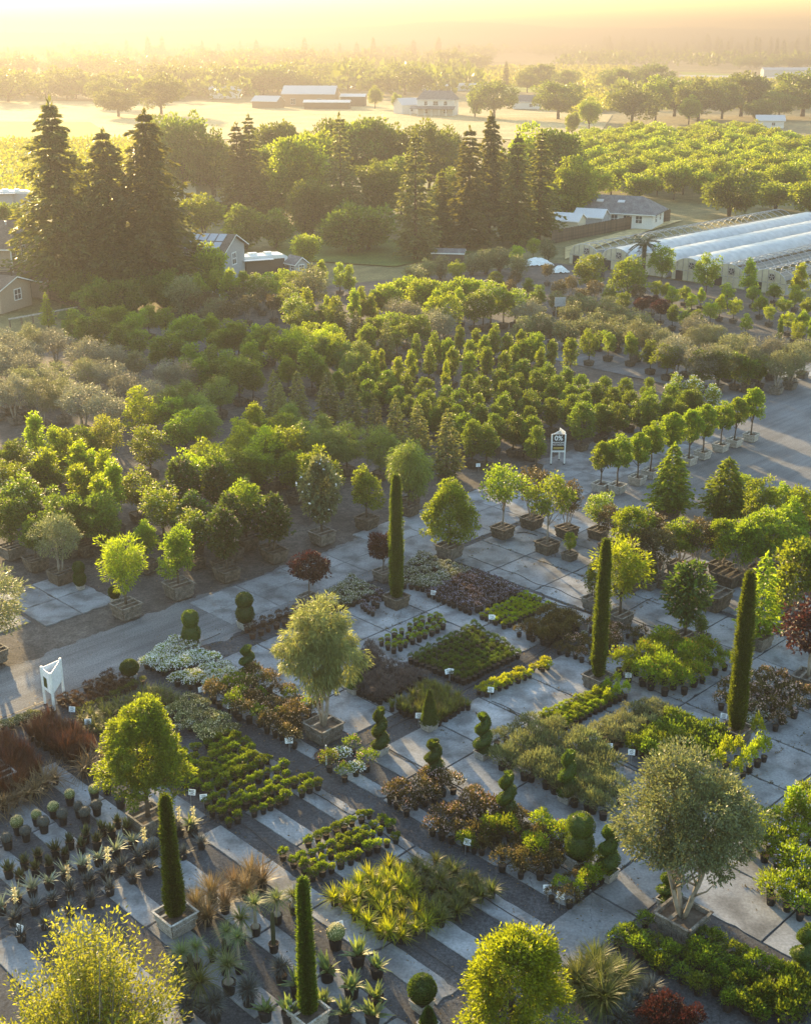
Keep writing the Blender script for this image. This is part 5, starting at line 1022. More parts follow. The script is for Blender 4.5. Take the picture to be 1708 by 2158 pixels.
palm((1268, 585), (1268, 537), 'short fan palm before the hoop house ends, nearer the fence', True); palm((1306, 582), (1308, 545), 'short fan palm before the hoop house ends, nearer the tall palm', True); palm((1345, 612), (1345, 588), 'low palm below the tall feather palm', True); palm((1480, 690), (1482, 668), 'small palm among the olives across the lane', True)
# tarps, boards, poles
def tarp(base, w, h, label):
    n = 16; vs = [((i / n - .5) * w, (j / n - .5) * w * .6, max(0, h * (math.cos((i / n - .5) * 3) * math.cos((j / n - .5) * 3)) + rnd.uniform(-.12, .12))) for i in range(n + 1) for j in range(n + 1)]
    me = MB().add(vs, [(i * (n + 1) + j, (i + 1) * (n + 1) + j, (i + 1) * (n + 1) + j + 1, i * (n + 1) + j + 1) for i in range(n) for j in range(n)]).mesh('tarp', 'white_paint')
    thing('tarp_heap', label, 'tarp', (*g(*base), 0), .2, None, me=me)
tarp((1130, 557), 4.2, .9, 'crumpled white tarp thrown over a heap beside the shrubs'); tarp((1178, 573), 2.4, .8, 'smaller white tarp draped over stock by the hoop house end')
t = thing('notice_board', 'small pale blue board on two posts among the grey shrubs', 'sign', (*g(1178, 675), 0), .1); obj('panel', MB().box(-.6, .6, -.03, .03, 1.5, 2.5).mesh('panel', 'wall_grey'), t)
for x_ in (-.4, .4): obj('post', MB().box(x_ - .04, x_ + .04, .035, .1, 0, 2.4).mesh('post', 'steel'), t)
for i, (px, py, h) in enumerate([(1018, 140, 14), (1245, 128, 22), (1330, 130, 20), (1540, 120, 34), (560, 150, 14)]):
    t = thing('utility_pole', 'thin utility pole standing far out on the plain', 'utility pole', (*g(px, py), -.3), .3, 'far utility poles'); obj('pole', MB().tube([(0, 0, 0), (0, 0, h)], [.35, .25], 6).mesh('pole', 'bark'), t); obj('crossarm', MB().box(-2.4, 2.4, -.12, .12, h * .93, h * .95).mesh('crossarm', 'bark'), t)

# ------------------------------------------------------------------ three sided signs
def kiosk(px_posts, h, z0, label, name):
    P = [Vector((*g(*p), 0)) for p in px_posts]; c = sum(P, Vector()) / 3; t = thing(name, label, 'sign', c)
    for p in P:
        q = p - c; obj('post', MB().box(q.x - .05, q.x + .05, q.y - .05, q.y + .05, 0, h + .04).mesh('post', 'white_paint'), t); obj('foot', MB().box(q.x - .06, q.x + .06, q.y - .06, q.y + .06, 0, .07).mesh('foot', 'ink'), t)
    return t, [p - c for p in P]
def panel(t, p, q, z0, z1, mat, name='panel', off=0.0):
    d = (q - p); L_ = d.length; rz = math.atan2(d.y, d.x); return obj(name, MB().box(.04, L_ - .04, -.015, .015, z0, z1).mesh(name, mat), t, p, (0, 0, rz))
posts = [c3(192, 408), c3(230, 438), c3(270, 372)]
t, Q = kiosk(posts, 1.9, .9, 'white three sided notice stand on posts at the road edge', 'notice_stand')
for i, j in ((1, 2), (2, 0)): panel(t, Q[i], Q[j], .95, 1.88, 'card')
pn = panel(t, Q[0], Q[1], .95, 1.88, 'card'); obj('poster', MB().box(.12, .45, -.0195, -.0155, 1.0, 1.5).mesh('poster', 'grassgreen'), pn)
for i, j in ((0, 1), (1, 2), (2, 0)): panel(t, Q[i], Q[j], .84, .945, 'white_paint', 'lower_rail')
def text(s_, size, loc, parent, mat, rot=(math.pi / 2, 0, 0), ws=1.0):
    cu = bpy.data.curves.new('lettering', 'FONT'); cu.body = s_; cu.size = size; cu.align_x = 'CENTER'; cu.extrude = .003; cu.offset = size * .022
    tmp = bpy.data.objects.new('lettering', cu); COL.objects.link(tmp); dg = bpy.context.evaluated_depsgraph_get(); me = bpy.data.meshes.new_from_object(tmp.evaluated_get(dg)); bpy.data.objects.remove(tmp); bpy.data.curves.remove(cu)
    me.materials.clear(); me.materials.append(M[mat]); return obj('lettering', me, parent, loc, rot, (ws, 1, 1))
fl = c2(612, 250); fr = c2(668, 250); x0, y0 = g(*fl); x1, y1 = g(*fr); bk = Vector((x1 - .05, y1 + 1.0))
t = thing('financing_sign', 'white framed three sided sign with a black financing panel on posts', 'sign', (x0, y0, 0), math.atan2(y1 - y0, x1 - x0)); W_ = math.hypot(x1 - x0, y1 - y0)
posts_l = [(0, 0), (W_, 0), (W_ - .25, 1.0)]
for x_, y_ in posts_l:
    obj('post', MB().box(x_ - .05, x_ + .05, y_ - .05, y_ + .05, .09, 2.25).mesh('post', 'white_paint'), t); obj('foot', MB().box(x_ - .06, x_ + .06, y_ - .06, y_ + .06, 0, .09).mesh('foot', 'ink'), t)
obj('frame_rail', MB().box(.05, W_ - .05, -.045, .045, .93, 1.06).mesh('frame_rail', 'white_paint'), t)
pn = obj('panel', MB().box(.05, W_ - .05, -.03, .02, 1.065, 2.23).mesh('panel', 'sign_black'), t)
obj('back_panel', MB().box(.0, 1.03, -.02, .02, 1.0, 2.4).mesh('back_panel', 'white_paint'), t, (W_, .05, 0), (0, 0, math.atan2(.9, -.25))); obj('back_panel', MB().box(.0, math.hypot(W_ - .25, 1), -.02, .02, 1.0, 2.2).mesh('back_panel', 'white_paint'), t, (0, .05, 0), (0, 0, math.atan2(1.0, W_ - .25)))
cx = W_ / 2
text('0%', .5, (cx, -.034, 1.80), pn, 'card', ws=1.0); text('FINANCING', .17, (cx, -.034, 1.58), pn, 'card', ws=.95); text('FOR 12 MONTHS', .115, (cx, -.034, 1.43), pn, 'card', ws=.95)
for z_ in (1.16, 1.25): obj('yellow_print_line', MB().box(cx - .36, cx + .36, -.036, -.032, z_, z_ + .05).mesh('yellow_print_line', 'sign_yellow'), pn)
# ------------------------------------------------------------------ small potted stock
def tuft(mat, r=.22, h=.4, n=300, L=.08, W=.03, flower=None, nfl=0, flL=.03, flat=1.0, up=.5, lo=.35):
    d = sph(n); d[:, 2] = np.abs(d[:, 2]) * 1.0 - .25 * (rng.uniform(0, 1, n) < .3); rr_ = rng.uniform(lo, 1, (n, 1)) ** .6
    lob = 1 + .16 * np.sin(np.arctan2(d[:, 1], d[:, 0]) * 3 + rng.uniform(0, 6)) + .1 * np.sin(d[:, 2] * 7 + rng.uniform(0, 6))
    P = d * rr_ * lob[:, None] * np.array([r, r, h * .55]) + np.array([0, 0, h * .42]); A = d + sph(n) * .6 + [0, 0, up]
    V = leaves(P, A, L, W); mats = [mat]; mi = np.zeros(n, int)
    if flower:
        f = sph(nfl); f[:, 2] = np.abs(f[:, 2]) + .15; f = unit(f); PF = f * np.array([r, r, h * .55]) * rng.uniform(.95, 1.12, (nfl, 1)) + np.array([0, 0, h * .42])
        V = np.concatenate([V, leaves(PF, sph(nfl) + [0, 0, .3], flL, flL * .9)]); mats.append(flower); mi = np.concatenate([mi, np.ones(nfl, int)])
    return leafmesh('foliage', V, mats, mi)
def spiky(mat, n, L, W, droop, spread, z0=0, mat2=None, base_r=.03, seg=3, up=1.0):
    V = blades(n, L, W, base_r, droop, spread, seg, up, z0); return leafmesh('foliage', V, [mat])
PK = {}
def pk(key, fn, pot_r, pot_h, pot='pot', nv=3, name=None): PK[key] = ([fn() for _ in range(nv)], pot_r, pot_h, pot, name or 'potted_' + key)
pk('boxwood', lambda: tuft('dark', .165, .38, 320, .05, .03), .3, .26, name='potted_boxwood')
pk('roundbox', lambda: tuft('green', .165, .32, 300, .05, .03), .3, .26, name='potted_round_shrub')
pk('limeshrub', lambda: tuft('lime', .17, .28, 260, .06, .035), .3, .24, name='potted_lime_shrub')
pk('yellowshrub', lambda: tuft('limegrass', .26, .34, 280, .09, .045), .3, .24, name='potted_yellow_shrub')
pk('coprosma', lambda: tuft('mid', .26, .32, 360, .09, .05, flower='flower_tan', nfl=6), .3, .24, name='potted_spreading_shrub')
pk('bedgreen', lambda: tuft('mid', .195, .32, 300, .085, .042), .3, .24, name='potted_green_shrub')
pk('strap', lambda: spiky('grassgreen', 60, .52, .028, .9, 1.1), .26, .22, name='potted_strap_plant')
pk('daisy', lambda: tuft('green', .40, .46, 330, .09, .035, flower='flower_white', nfl=150, flL=.075), .3, .24, name='potted_white_daisy')
pk('whitecover', lambda: tuft('sage', .21, .30, 280, .06, .03, flower='flower_white', nfl=60, flL=.04), .28, .22, name='potted_white_flowered_shrub')
pk('variegated', lambda: tuft('sage', .40, .32, 400, .10, .05, flower='flower_cream', nfl=120, flL=.06), .3, .22, name='potted_variegated_shrub')
pk('lavender', lambda: tuft('lavender', .26, .42, 300, .13, .018, up=1.2), .28, .24, name='potted_lavender')
pk('purplebed', lambda: tuft('brownshrub', .21, .34, 300, .06, .025, flower='flower_blue', nfl=45, flL=.04), .28, .22, name='potted_purple_flowered_shrub')
pk('brownsmall', lambda: tuft('brownshrub', .15, .30, 200, .06, .02, up=1.1), .26, .2, 'pot_brown', name='potted_brown_seedling')
pk('greensmall', lambda: tuft('grassgreen', .17, .22, 180, .07, .03), .24, .2, 'pot_brown', name='potted_green_seedling')
pk('rose', lambda: tuft('redgreen', .42, .85, 420, .10, .05, flower='flower_tan', nfl=36, flL=.09), .32, .3, name='potted_rose')
pk('rosegreen', lambda: tuft('mid', .44, .85, 460, .10, .05, flower='flower_pink', nfl=26, flL=.08), .32, .3, name='potted_green_rose')
pk('pinkshrub', lambda: tuft('redgreen', .40, .72, 400, .11, .05, flower='flower_pink', nfl=48, flL=.08), .32, .3, name='potted_pink_shrub')
pk('mixed', lambda: tuft('redgreen', .48, .8, 520, .10, .045, flower='flower_tan', nfl=20, flL=.06), .34, .3, name='potted_bushy_shrub')
pk('redgreen', lambda: tuft('redgreen', .40, .62, 420, .10, .045), .34, .28, name='potted_bronze_shrub')
pk('bright', lambda: tuft('green', .48, 1.0, 640, .12, .05, flower='flower_orange', nfl=14, flL=.06), .36, .34, name='potted_bright_shrub')
pk('darkmound', lambda: tuft('mid', .46, .7, 600, .11, .055), .36, .3, name='potted_dark_mound')
pk('darkwide', lambda: tuft('mid', .42, .6, 480, .11, .055), .34, .3, name='potted_dark_shrub')
pk('rosemary', lambda: tuft('sage', .48, .62, 560, .14, .025, up=1.0), .32, .28, name='potted_grey_shrub')
pk('greylav', lambda: tuft('olive', .32, .55, 360, .12, .022, up=1.2), .32, .28, name='potted_grey_lavender')
pk('blueflower', lambda: tuft('green', .55, .95, 680, .13, .045, flower='flower_blue', nfl=18, flL=.08), .36, .32, name='potted_blue_flowered_shrub')
pk('tallshrub', lambda: tuft('green', .36, 1.5, 700, .12, .06, flower='flower_cream', nfl=20, flL=.08), .36, .32, name='potted_tall_shrub')
pk('tallime', lambda: tuft('lime', .26, 1.25, 420, .12, .05), .32, .3, name='potted_tall_lime_plant')
pk('limegrass', lambda: spiky('limegrass', 95, .56, .034, .8, 1.05), .3, .26, name='potted_lime_grass')
pk('greengrass', lambda: spiky('grassgreen', 95, .56, .034, .8, 1.05), .3, .26, name='potted_green_grass')
pk('meadowgrass', lambda: spiky('grassgreen', 80, .48, .026, .5, .7), .28, .24, name='potted_meadow_grass')
pk('moundgrass', lambda: spiky('grassgreen', 230, .85, .03, 1.0, 1.1), .36, .3, name='potted_mound_grass')
pk('bronzegrass', lambda: spiky('bronze', 120, .95, .022, .35, .5), .3, .26, name='potted_bronze_grass')
pk('bronzestrap', lambda: spiky('straw', 70, .95, .03, 1.1, 1.1), .3, .26, name='potted_bronze_strap_plant')
pk('browntuft', lambda: spiky('straw', 170, .85, .016, .5, 1.0), .34, .3, name='potted_brown_tussock')
pk('agave', lambda: spiky('agave', 42, .40, .085, -.15, .95, up=1.0), .36, .34, name='potted_agave')
pk('paleagave', lambda: spiky('paleagave', 24, .62, .07, .45, .95), .38, .34, name='potted_striped_agave')
pk('blueagave', lambda: spiky('blueagave', 30, .55, .06, .1, 1.1), .38, .34, name='potted_blue_agave')
pk('spiky', lambda: spiky('blueagave', 70, .5, .03, .1, 1.35), .38, .32, name='potted_spiky_yucca')
pk('bigagave', lambda: spiky('brightagave', 26, .62, .15, .25, 1.15), .50, .42, name='potted_large_agave')
pk('spikyball', lambda: leafmesh('foliage', leaves(unit(sph(420) + [0, 0, .35]) * .08 + [0, 0, .32], unit(sph(420) + [0, 0, .35]), .5, .022), 'blueagave'), .46, .38, name='potted_spiky_ball')
pk('greytuft', lambda: spiky('blueagave', 120, .42, .02, .4, 1.0), .34, .28, name='potted_grey_tuft')
pk('darkred', lambda: tuft('plum', .5, .7, 560, .11, .055), .36, .3, name='potted_dark_red_shrub')
def cactus(mat):
    n = 26; b = MB(); prof = [(.001, 0)]; vs = []; rings = 9
    for i in range(rings):
        th = math.pi * (i + .6) / (rings + .2)
        for k in range(n): r_ = .24 * math.sin(th) * (1.0 if k % 2 else .88); vs.append((r_ * math.cos(6.283 * k / n), r_ * math.sin(6.283 * k / n), .2 - .21 * math.cos(th)))
    b.add(vs, [(i * n + k, i * n + (k + 1) % n, (i + 1) * n + (k + 1) % n, (i + 1) * n + k) for i in range(rings - 1) for k in range(n)] + [tuple((rings - 1) * n + k for k in range(n))])
    v = np.array(b.v); me = b.mesh('foliage', mat); return me
pk('barrel', lambda: cactus('cactus'), .40, .36, nv=1, name='potted_barrel_cactus'); pk('greybarrel', lambda: cactus('cactusgrey'), .40, .36, nv=1, name='potted_grey_cactus')
spine = {'barrel': leafmesh('spines', leaves(unit(sph(420) + [0, 0, .5]) * .225 + [0, 0, .2], unit(sph(420) + [0, 0, .6]), .05, .012), 'flower_cream'), 'greybarrel': leafmesh('spines', leaves(unit(sph(420) + [0, 0, .5]) * .225 + [0, 0, .2], unit(sph(420) + [0, 0, .6]), .07, .014), 'blueagave')}

def potted(key, xy, label, group, cat='potted plant', s=1.0, z=.02, hs=1.0):
    fs, pr, ph, pm, name = PK[key]; t = thing(name, label, cat, (xy[0], xy[1], z), rnd.uniform(0, 6.28), group, (s, s, s))
    obj('pot', POT[pm], t, (0, 0, 0), (0, 0, 0), (pr, pr, ph)); f = obj('foliage', rnd.choice(fs), t, (0, 0, ph * .85), (rnd.uniform(-.06, .06), rnd.uniform(-.06, .06), rnd.uniform(0, 6.28)), (rnd.uniform(.88, 1.12), rnd.uniform(.88, 1.12), hs * rnd.uniform(.85, 1.15)))
    if key in spine: obj('spines', spine[key], f)['kind'] = 'stuff'
    return t
def bed(key, cropf, quad, na, nb, label, group, s=1.0, jit=.05, miss=.05, **kw):
    A, B, C, D_ = [np.array(g(*cropf(*q))) for q in quad]; k_ = 0
    for i in range(na):
        for j in range(nb):
            if rnd.random() < miss: continue
            s_, t_ = (i / max(1, na - 1)) if na > 1 else .5, (j / max(1, nb - 1)) if nb > 1 else .5
            p = (A * (1 - s_) + B * s_) * (1 - t_) + (D_ * (1 - s_) + C * s_) * t_ + np.array([rnd.uniform(-jit, jit), rnd.uniform(-jit, jit)])
            if any((p[0] - cx_) ** 2 + (p[1] - cy_) ** 2 < (cs_ * .78) ** 2 for cx_, cy_, cs_ in CRATES): continue
            potted(key if isinstance(key, str) else rnd.choice(key), p, label, group, s=s * rnd.uniform(.82, 1.14), **kw)
def pots(key, cropf, pts, label, group, s=1.0, **kw):
    return [potted(key, g(*cropf(*p)), label, group, s=s * rnd.uniform(.92, 1.08), **kw) for p in pts]

# left of the gravel path
bed('brownsmall', c3, [(250, 408), (470, 300), (560, 335), (330, 450)], 9, 5, 'small brown seedling in a brown pot near the notice stand', 'brown seedlings')
bed('greensmall', c3, [(330, 455), (545, 350), (600, 325), (380, 440)], 7, 2, 'small yellow-green seedling beside the brown ones', 'yellow-green seedlings')
bed('strap', c3, [(350, 490), (640, 368), (745, 410), (430, 540)], 9, 5, 'green strappy plant in the patch beyond the golden yew tree', 'green strappy patch', 1.1)
bed('whitecover', c3, [(460, 585), (700, 470), (800, 520), (560, 640)], 6, 3, 'low plant with white flecks behind the golden yew tree', 'white flecked patch', 1.2)
bed('variegated', c3, [(740, 470), (800, 420), (975, 535), (880, 570)], 3, 5, 'cream variegated low shrub along the gravel path', 'cream variegated patch', 1.1)
bed('coprosma', c3, [(640, 700), (960, 555), (1130, 660), (880, 790)], 8, 6, 'dark spreading shrub in the wide block beside the path', 'dark spreading block')
bed('bedgreen', c3, [(870, 845), (1200, 690), (1245, 715), (895, 880)], 10, 2, 'light green shrub in the row next to the dark spreading block', 'first light green row', .95)
bed('bedgreen', c3, [(935, 890), (1310, 735), (1340, 770), (965, 925)], 12, 2, 'fresh green shrub in the long row at the pale strips', 'second light green row')
bed('daisy', c3, [(620, 255), (745, 175), (895, 250), (690, 285)], 6, 4, 'white daisy bush in the patch under the clipped topiary', 'white daisy patch')
bed('daisy', c3, [(745, 330), (940, 275), (1000, 320), (860, 358)], 6, 3, 'white daisy bush in the smaller patch by the path', 'smaller white daisy patch')
bed(['rose', 'rosegreen', 'rose'], c3, [(900, 405), (1060, 315), (1385, 520), (1250, 600)], 4, 12, 'bronze rose bush in the long bed beside the large crate', 'long rose bed', .95, jit=.15)
bed('bronzegrass', c3, [(135, 565), (220, 505), (400, 630), (310, 670)], 4, 7, 'dark bronze grass in the clump beyond the pale strip', 'bronze grass clump by the strip')
pots('bronzestrap', c3, [(355, 715), (385, 690), (430, 660)], 'tan strappy plant at the end of the bronze clump', 'tan strappy plants', 1.1)
bed('bronzegrass', c3, [(-110, 690), (10, 590), (170, 720), (40, 820)], 5, 8, 'dark bronze grass in the large clump behind the tan strap plants', 'large bronze grass clump')
pots('bronzestrap', c3, [(-30, 880), (20, 860), (65, 840), (110, 815), (150, 795), (190, 770), (235, 745)], 'tan arching strap plant along the front of the bronze clump', 'tan arching strap plants', 1.1)
pots('variegated', c3, [(15, 515), (50, 510), (80, 495), (105, 487), (140, 472), (165, 492)], 'small pale potted shrub in the short line by the road', 'short pale line', .8)
t = thing('planting_box', 'empty pale wooden planting box in the bronze grass', 'crate', (*g(*c3(-15, 760)), 0)); add_crate(t, 1.2, 'wood_pale', True)
# cacti and agaves on the pale strips
pots('barrel', c5, [(78, 282), (157, 245), (229, 213), (297, 158), (400, 138), (453, 112)], 'golden barrel cactus in a black pot', 'golden barrel cacti', .95, cat='cactus')
pots('greybarrel', c5, [(35, 345), (112, 312), (188, 277), (267, 242), (335, 210), (362, 235), (410, 203), (510, 172), (-20, 375)], 'dark grey barrel cactus in a black pot', 'grey barrel cacti', .95, cat='cactus')
pots('agave', c5, [(40, 468), (107, 432), (163, 402), (90, 498), (152, 460), (212, 445), (237, 380), (298, 345), (362, 318), (278, 395), (345, 362), (410, 345), (435, 288), (497, 258), (535, 287), (472, 300)], 'compact green agave in a black pot', 'compact green agaves', 1.0, cat='agave')
pots('paleagave', c5, [(10, 620), (75, 585), (140, 545), (210, 515), (278, 475), (350, 445), (418, 415), (490, 378), (562, 342)], 'cream striped agave in a black pot', 'striped agaves', 1.02, cat='agave')
for t in pots('blueagave', c5, [(60, 665), (150, 620), (222, 585), (296, 543), (372, 512), (445, 475), (513, 445), (585, 405), (650, 375), (740, 285)], 'blue-grey agave in a black pot', 'blue agaves', .95, cat='agave'): pass
FS = leafmesh('flower_spike', leaves(np.stack([rng.normal(0, .035, 130), rng.normal(0, .035, 130), rng.uniform(.35, 1.0, 130)], 1), sph(130), .07, .05), 'flower_cream')
STEM = MB().tube([(0, 0, 0), (0, 0, 1.0)], [.012, .008], 5).mesh('stem', 'agave')
for p in [(297, 543), (385, 500), (462, 465), (615, 380), (760, 290), (820, 290), (75, 640)]:
    t = thing('flowering_yucca', 'yucca with an upright cream flower spike among the agaves', 'yucca', (*g(*c5(*p)), .02), 0, 'cream spiked yuccas'); obj('pot', POT['pot'], t, (0, 0, 0), (0, 0, 0), (.34, .34, .3)); obj('foliage', rnd.choice(PK['spiky'][0]), t, (0, 0, .26), (0, 0, 0), (.7, .7, .7)); obj('flower_stem', STEM, t, (0, 0, .28)); obj('flower_spike', FS, t, (0, 0, .3))
pots('spiky', c5, [(92, 735), (192, 682), (295, 628), (383, 585), (465, 540), (560, 488), (630, 452), (700, 420), (773, 388), (850, 343)], 'dark spiky yucca in a black pot', 'dark spiky yuccas', .95, cat='yucca')
pots('bigagave', c5, [(805, 272)], 'wide grey agave in a tan rimmed pot by the golden yew crate', None, .85, cat='agave')
pots('browntuft', c5, [(830, 620), (895, 570), (950, 615), (875, 665), (985, 530), (1040, 560), (1105, 520), (1060, 485)], 'brown tussock grass in a black pot beside the cypress crate', 'brown tussocks', 1.1)
# ponytails, column cacti and big agaves near the lower cypress
HEADS = [spiky('grassgreen', 150, .62, .022, 1.15, 1.25), spiky('brightagave', 150, .6, .022, 1.15, 1.25)]
def ponytail(px, top, label, s=1.0, fat=True):
    h = max(.7, hgt(z2(*px), z2(*top))); t = thing('ponytail_palm', label, 'ponytail palm', (*g(*z2(*px)), .02), 0, 'ponytail palms'); obj('pot', POT['pot'], t, (0, 0, 0), (0, 0, 0), (.36 * s, .36 * s, .34 * s)); z0 = .3 * s; zt = max(h - .22, z0 + .25)
    obj('trunk', MB().lathe([(.12 * s, z0 - .04), (.13 * s, z0 + .06), (.06, z0 + .2), (.045, zt)], 9).mesh('trunk', 'bark_pale'), t); obj('head', rnd.choice(HEADS), t, (0, 0, zt), (0, 0, rnd.uniform(0, 6)), (.85 * s, .85 * s, .85 * s))
for px, tp, s_ in [((145, 650), (140, 430), .9), ((400, 500), (395, 300), .9), ((520, 445), (510, 190), .95), ((640, 370), (645, 70), 1), ((820, 270), (805, 30), 1.05), ((960, 190), (960, 0), 1), ((415, 860), (400, 590), 1.3), ((180, 1000), (180, 720), 1.35), ((20, 940), (15, 700), 1.1), ((500, 690), (490, 350), .9), ((30, 660), (5, 480), 1.1)]:
    ponytail(px, tp, 'ponytail palm with a drooping head in a black pot', s_)
pots('greengrass', z2, [(275, 590)], 'tall tufted grass in a black pot among the ponytail palms', None, .9)
def column_cactus(px, top):
    h = hgt(z2(*px), z2(*top)); t = thing('column_cactus', 'tall straight column cactus in a black pot', 'cactus', (*g(*z2(*px)), .02), 0, 'column cacti'); obj('pot', POT['pot'], t, (0, 0, 0), (0, 0, 0), (.36, .36, .34)); b = MB(); n = 14; vs = []
    zz = [.28] + [.28 + (h - .28) * i / 8 for i in range(1, 8)] + [h - .03, h]
    for i, z_ in enumerate(zz):
        for k in range(n): r_ = (.075 if k % 2 else .055) * (1 if i < 8 else (.75 if i == 8 else .2)); vs.append((r_ * math.cos(6.283 * k / n), r_ * math.sin(6.283 * k / n), z_))
    b.add(vs, [(i * n + k, i * n + (k + 1) % n, (i + 1) * n + (k + 1) % n, (i + 1) * n + k) for i in range(len(zz) - 1) for k in range(n)]); obj('stem', b.mesh('stem', 'agave'), t)
for a_, b_ in [((790, 512), (785, 175)), ((1015, 378), (1000, 20)), ((110, 890), (80, 525)), ((385, 700), (378, 400))]: column_cactus(a_, b_)
pots('spikyball', z2, [(855, 772), (578, 962), (300, 1085), (1045, 520), (60, 1090)], 'spiky round yucca ball in a wide black pot', 'spiky balls', .95, cat='yucca')
pots('bigagave', z2, [(720, 1085), (1240, 752), (1500, 620), (1445, 890), (1660, 722), (1205, 1022), (1390, 1105), (990, 872), (1650, 985), (920, 1110), (1620, 1130)], 'large pale edged agave in a wide black pot by the slim cypress', 'large agaves', 1.0, cat='agave')
pots('barrel', z2, [(1310, 482)], 'golden spined cactus in a wide black pot with a card', None, 1.25, cat='cactus')
# between the strips
bed('bedgreen', c5, [(1190, 390), (1555, 220), (1615, 250), (1235, 425)], 11, 2, 'green shrub in the double row above the lime grasses', 'upper double row', .9)
bed(['bedgreen', 'limeshrub'], c5, [(1280, 445), (1640, 275), (1700, 305), (1315, 480)], 11, 2, 'yellow tipped shrub in the double row above the lime grasses', 'yellow tipped double row', .95)
for q, na, nb, key, lab, gr in [
    ([(712, 1905), (825, 1838), (875, 1882), (775, 1955)], 6, 4, 'limegrass', 'glowing lime grass in the largest grass block', 'lime grass blocks'), ([(855, 1852), (905, 1818), (955, 1850), (905, 1888)], 3, 4, 'greengrass', 'green grass in the block behind the glowing lime grass', 'green grass behind'),
    ([(795, 1975), (878, 1908), (915, 1945), (850, 1985)], 4, 3, 'limegrass', 'glowing lime grass in the front block', 'front lime grass'), ([(905, 1925), (985, 1862), (1028, 1888), (935, 1955)], 5, 4, 'greengrass', 'dull green grass in the block beside the path', 'dull green grass block')]: bed(key, D, q, na, nb, lab, gr, 1.0, jit=.12)
# right of the path
bed(['rosegreen', 'daisy'], c3, [(1385, 690), (1490, 620), (1550, 690), (1450, 735)], 3, 2, 'small white and pink flowered bush by the coiled hose', 'bushes by the hose')
bed('pinkshrub', c6, [(-70, 150), (110, 65), (205, 110), (10, 205)], 6, 3, 'reddish shrub with pale pink heads in the bed beside the spiral topiary', 'reddish bed by the spirals', .9, jit=.12)
bed('pinkshrub', c6, [(125, 285), (290, 165), (370, 215), (190, 315)], 6, 3, 'reddish shrub with pale pink heads in the bed farther down the path', 'reddish bed down the path', .9, jit=.12)
bed(['mixed', 'redgreen', 'mixed', 'bright'], c6, [(270, 345), (470, 245), (690, 360), (520, 505)], 6, 6, 'bushy bronze and green shrub in the mixed block by the path', 'mixed bronze block', .85, jit=.15)
bed('bedgreen', c6, [(250, 335), (400, 230), (440, 250), (290, 360)], 5, 2, 'small green shrub at the edge of the mixed block', 'small shrubs at the mixed block', 1.0)
bed(['bright', 'tallime', 'mixed'], c6, [(610, 570), (790, 450), (820, 490), (690, 590)], 5, 2, 'green potted shrub in the short row before the topiary pair', 'short row by the topiary pair', .75)
bed('moundgrass', c6, [(715, 950), (800, 850), (920, 930), (830, 1020)], 3, 3, 'big tawny mound of grass at the end of the walk', 'tawny grass mounds', 1.1)
bed('darkmound', c6, [(905, 765), (1045, 640), (1630, 950), (1470, 1075)], 4, 12, 'dark green mounded shrub in the wide bed under the grey olive', 'dark mounds under the olive', .85, jit=.2, hs=.8)
pots('greytuft', c6, [(1015, 985), (970, 1010), (930, 1060), (1035, 960), (900, 1090)], 'grey tufted plant in a black pot near the burgundy shrubs', 'grey tufts', 1.1)
bed('darkred', c6, [(1010, 1110), (1110, 1050), (1220, 1100), (1120, 1160)], 4, 3, 'dark burgundy shrub beside the tawny grass mounds', 'burgundy shrubs', .7)
bed('blueflower', c6, [(1450, 360), (1550, 270), (1660, 370), (1560, 430)], 4, 3, 'bright green shrub with sparse blue flowers behind the olive', 'blue flowered shrubs behind the olive', .95, jit=.12)
bed('blueflower', c6, [(1500, 560), (1630, 450), (1780, 560), (1650, 640)], 4, 4, 'bright green shrub with sparse blue flowers beside the concrete walk', 'blue flowered shrubs by the walk', .95, jit=.12)
bed('tallshrub', c6, [(1610, 280), (1680, 200), (1780, 270), (1690, 320)], 3, 3, 'tall climbing shrub dotted with cream flowers', 'tall cream dotted shrubs', 1.0, jit=.12)
bed('darkmound', c6, [(1520, 1000), (1620, 950), (1740, 1040), (1600, 1100)], 3, 3, 'dark shrub around the last spiral past the olive', 'dark shrubs around the last spiral')
bed('bedgreen', c6, [(1300, 960), (1380, 1000), (1500, 1090), (1400, 1090)], 2, 3, 'small leafy shrub before the dark mounds', 'small leafy shrubs', 1.1)
# centre beds
bed('roundbox', D, [(803, 1362), (918, 1306), (934, 1328), (828, 1378)], 9, 3, 'little round green shrub in the short row by the weeping tree', 'little round row')
bed('boxwood', c4, [(25, 235), (285, 100), (470, 215), (245, 325)], 12, 10, 'dark clipped shrub in the square dark block', 'square dark block', .95, jit=.03)
bed('yellowshrub', c4, [(310, 365), (590, 250), (600, 262), (340, 375)], 11, 2, 'yellow leaved shrub in the single bright row', 'bright yellow row', .85)
bed('whitecover', c2, [(-60, 765), (65, 655), (260, 715), (130, 795)], 9, 8, 'low shrub flecked with white flowers beside the open concrete', 'white flecked bed', 1.05)
bed('purplebed', c2, [(95, 810), (300, 728), (485, 805), (275, 885)], 10, 9, 'brownish shrub with bluish flowers in the dusky bed', 'dusky purple bed', 1.05)
bed('limeshrub', c2, [(325, 905), (505, 815), (600, 862), (415, 945)], 10, 6, 'lime green low shrub in the neat bed beside the dusky one', 'neat lime bed', .9)
bed('redgreen', c2, [(485, 975), (650, 885), (725, 950), (600, 1020)], 6, 5, 'bronze green bushy shrub next to the neat lime bed', 'bronze green bed', 1.0, jit=.1)
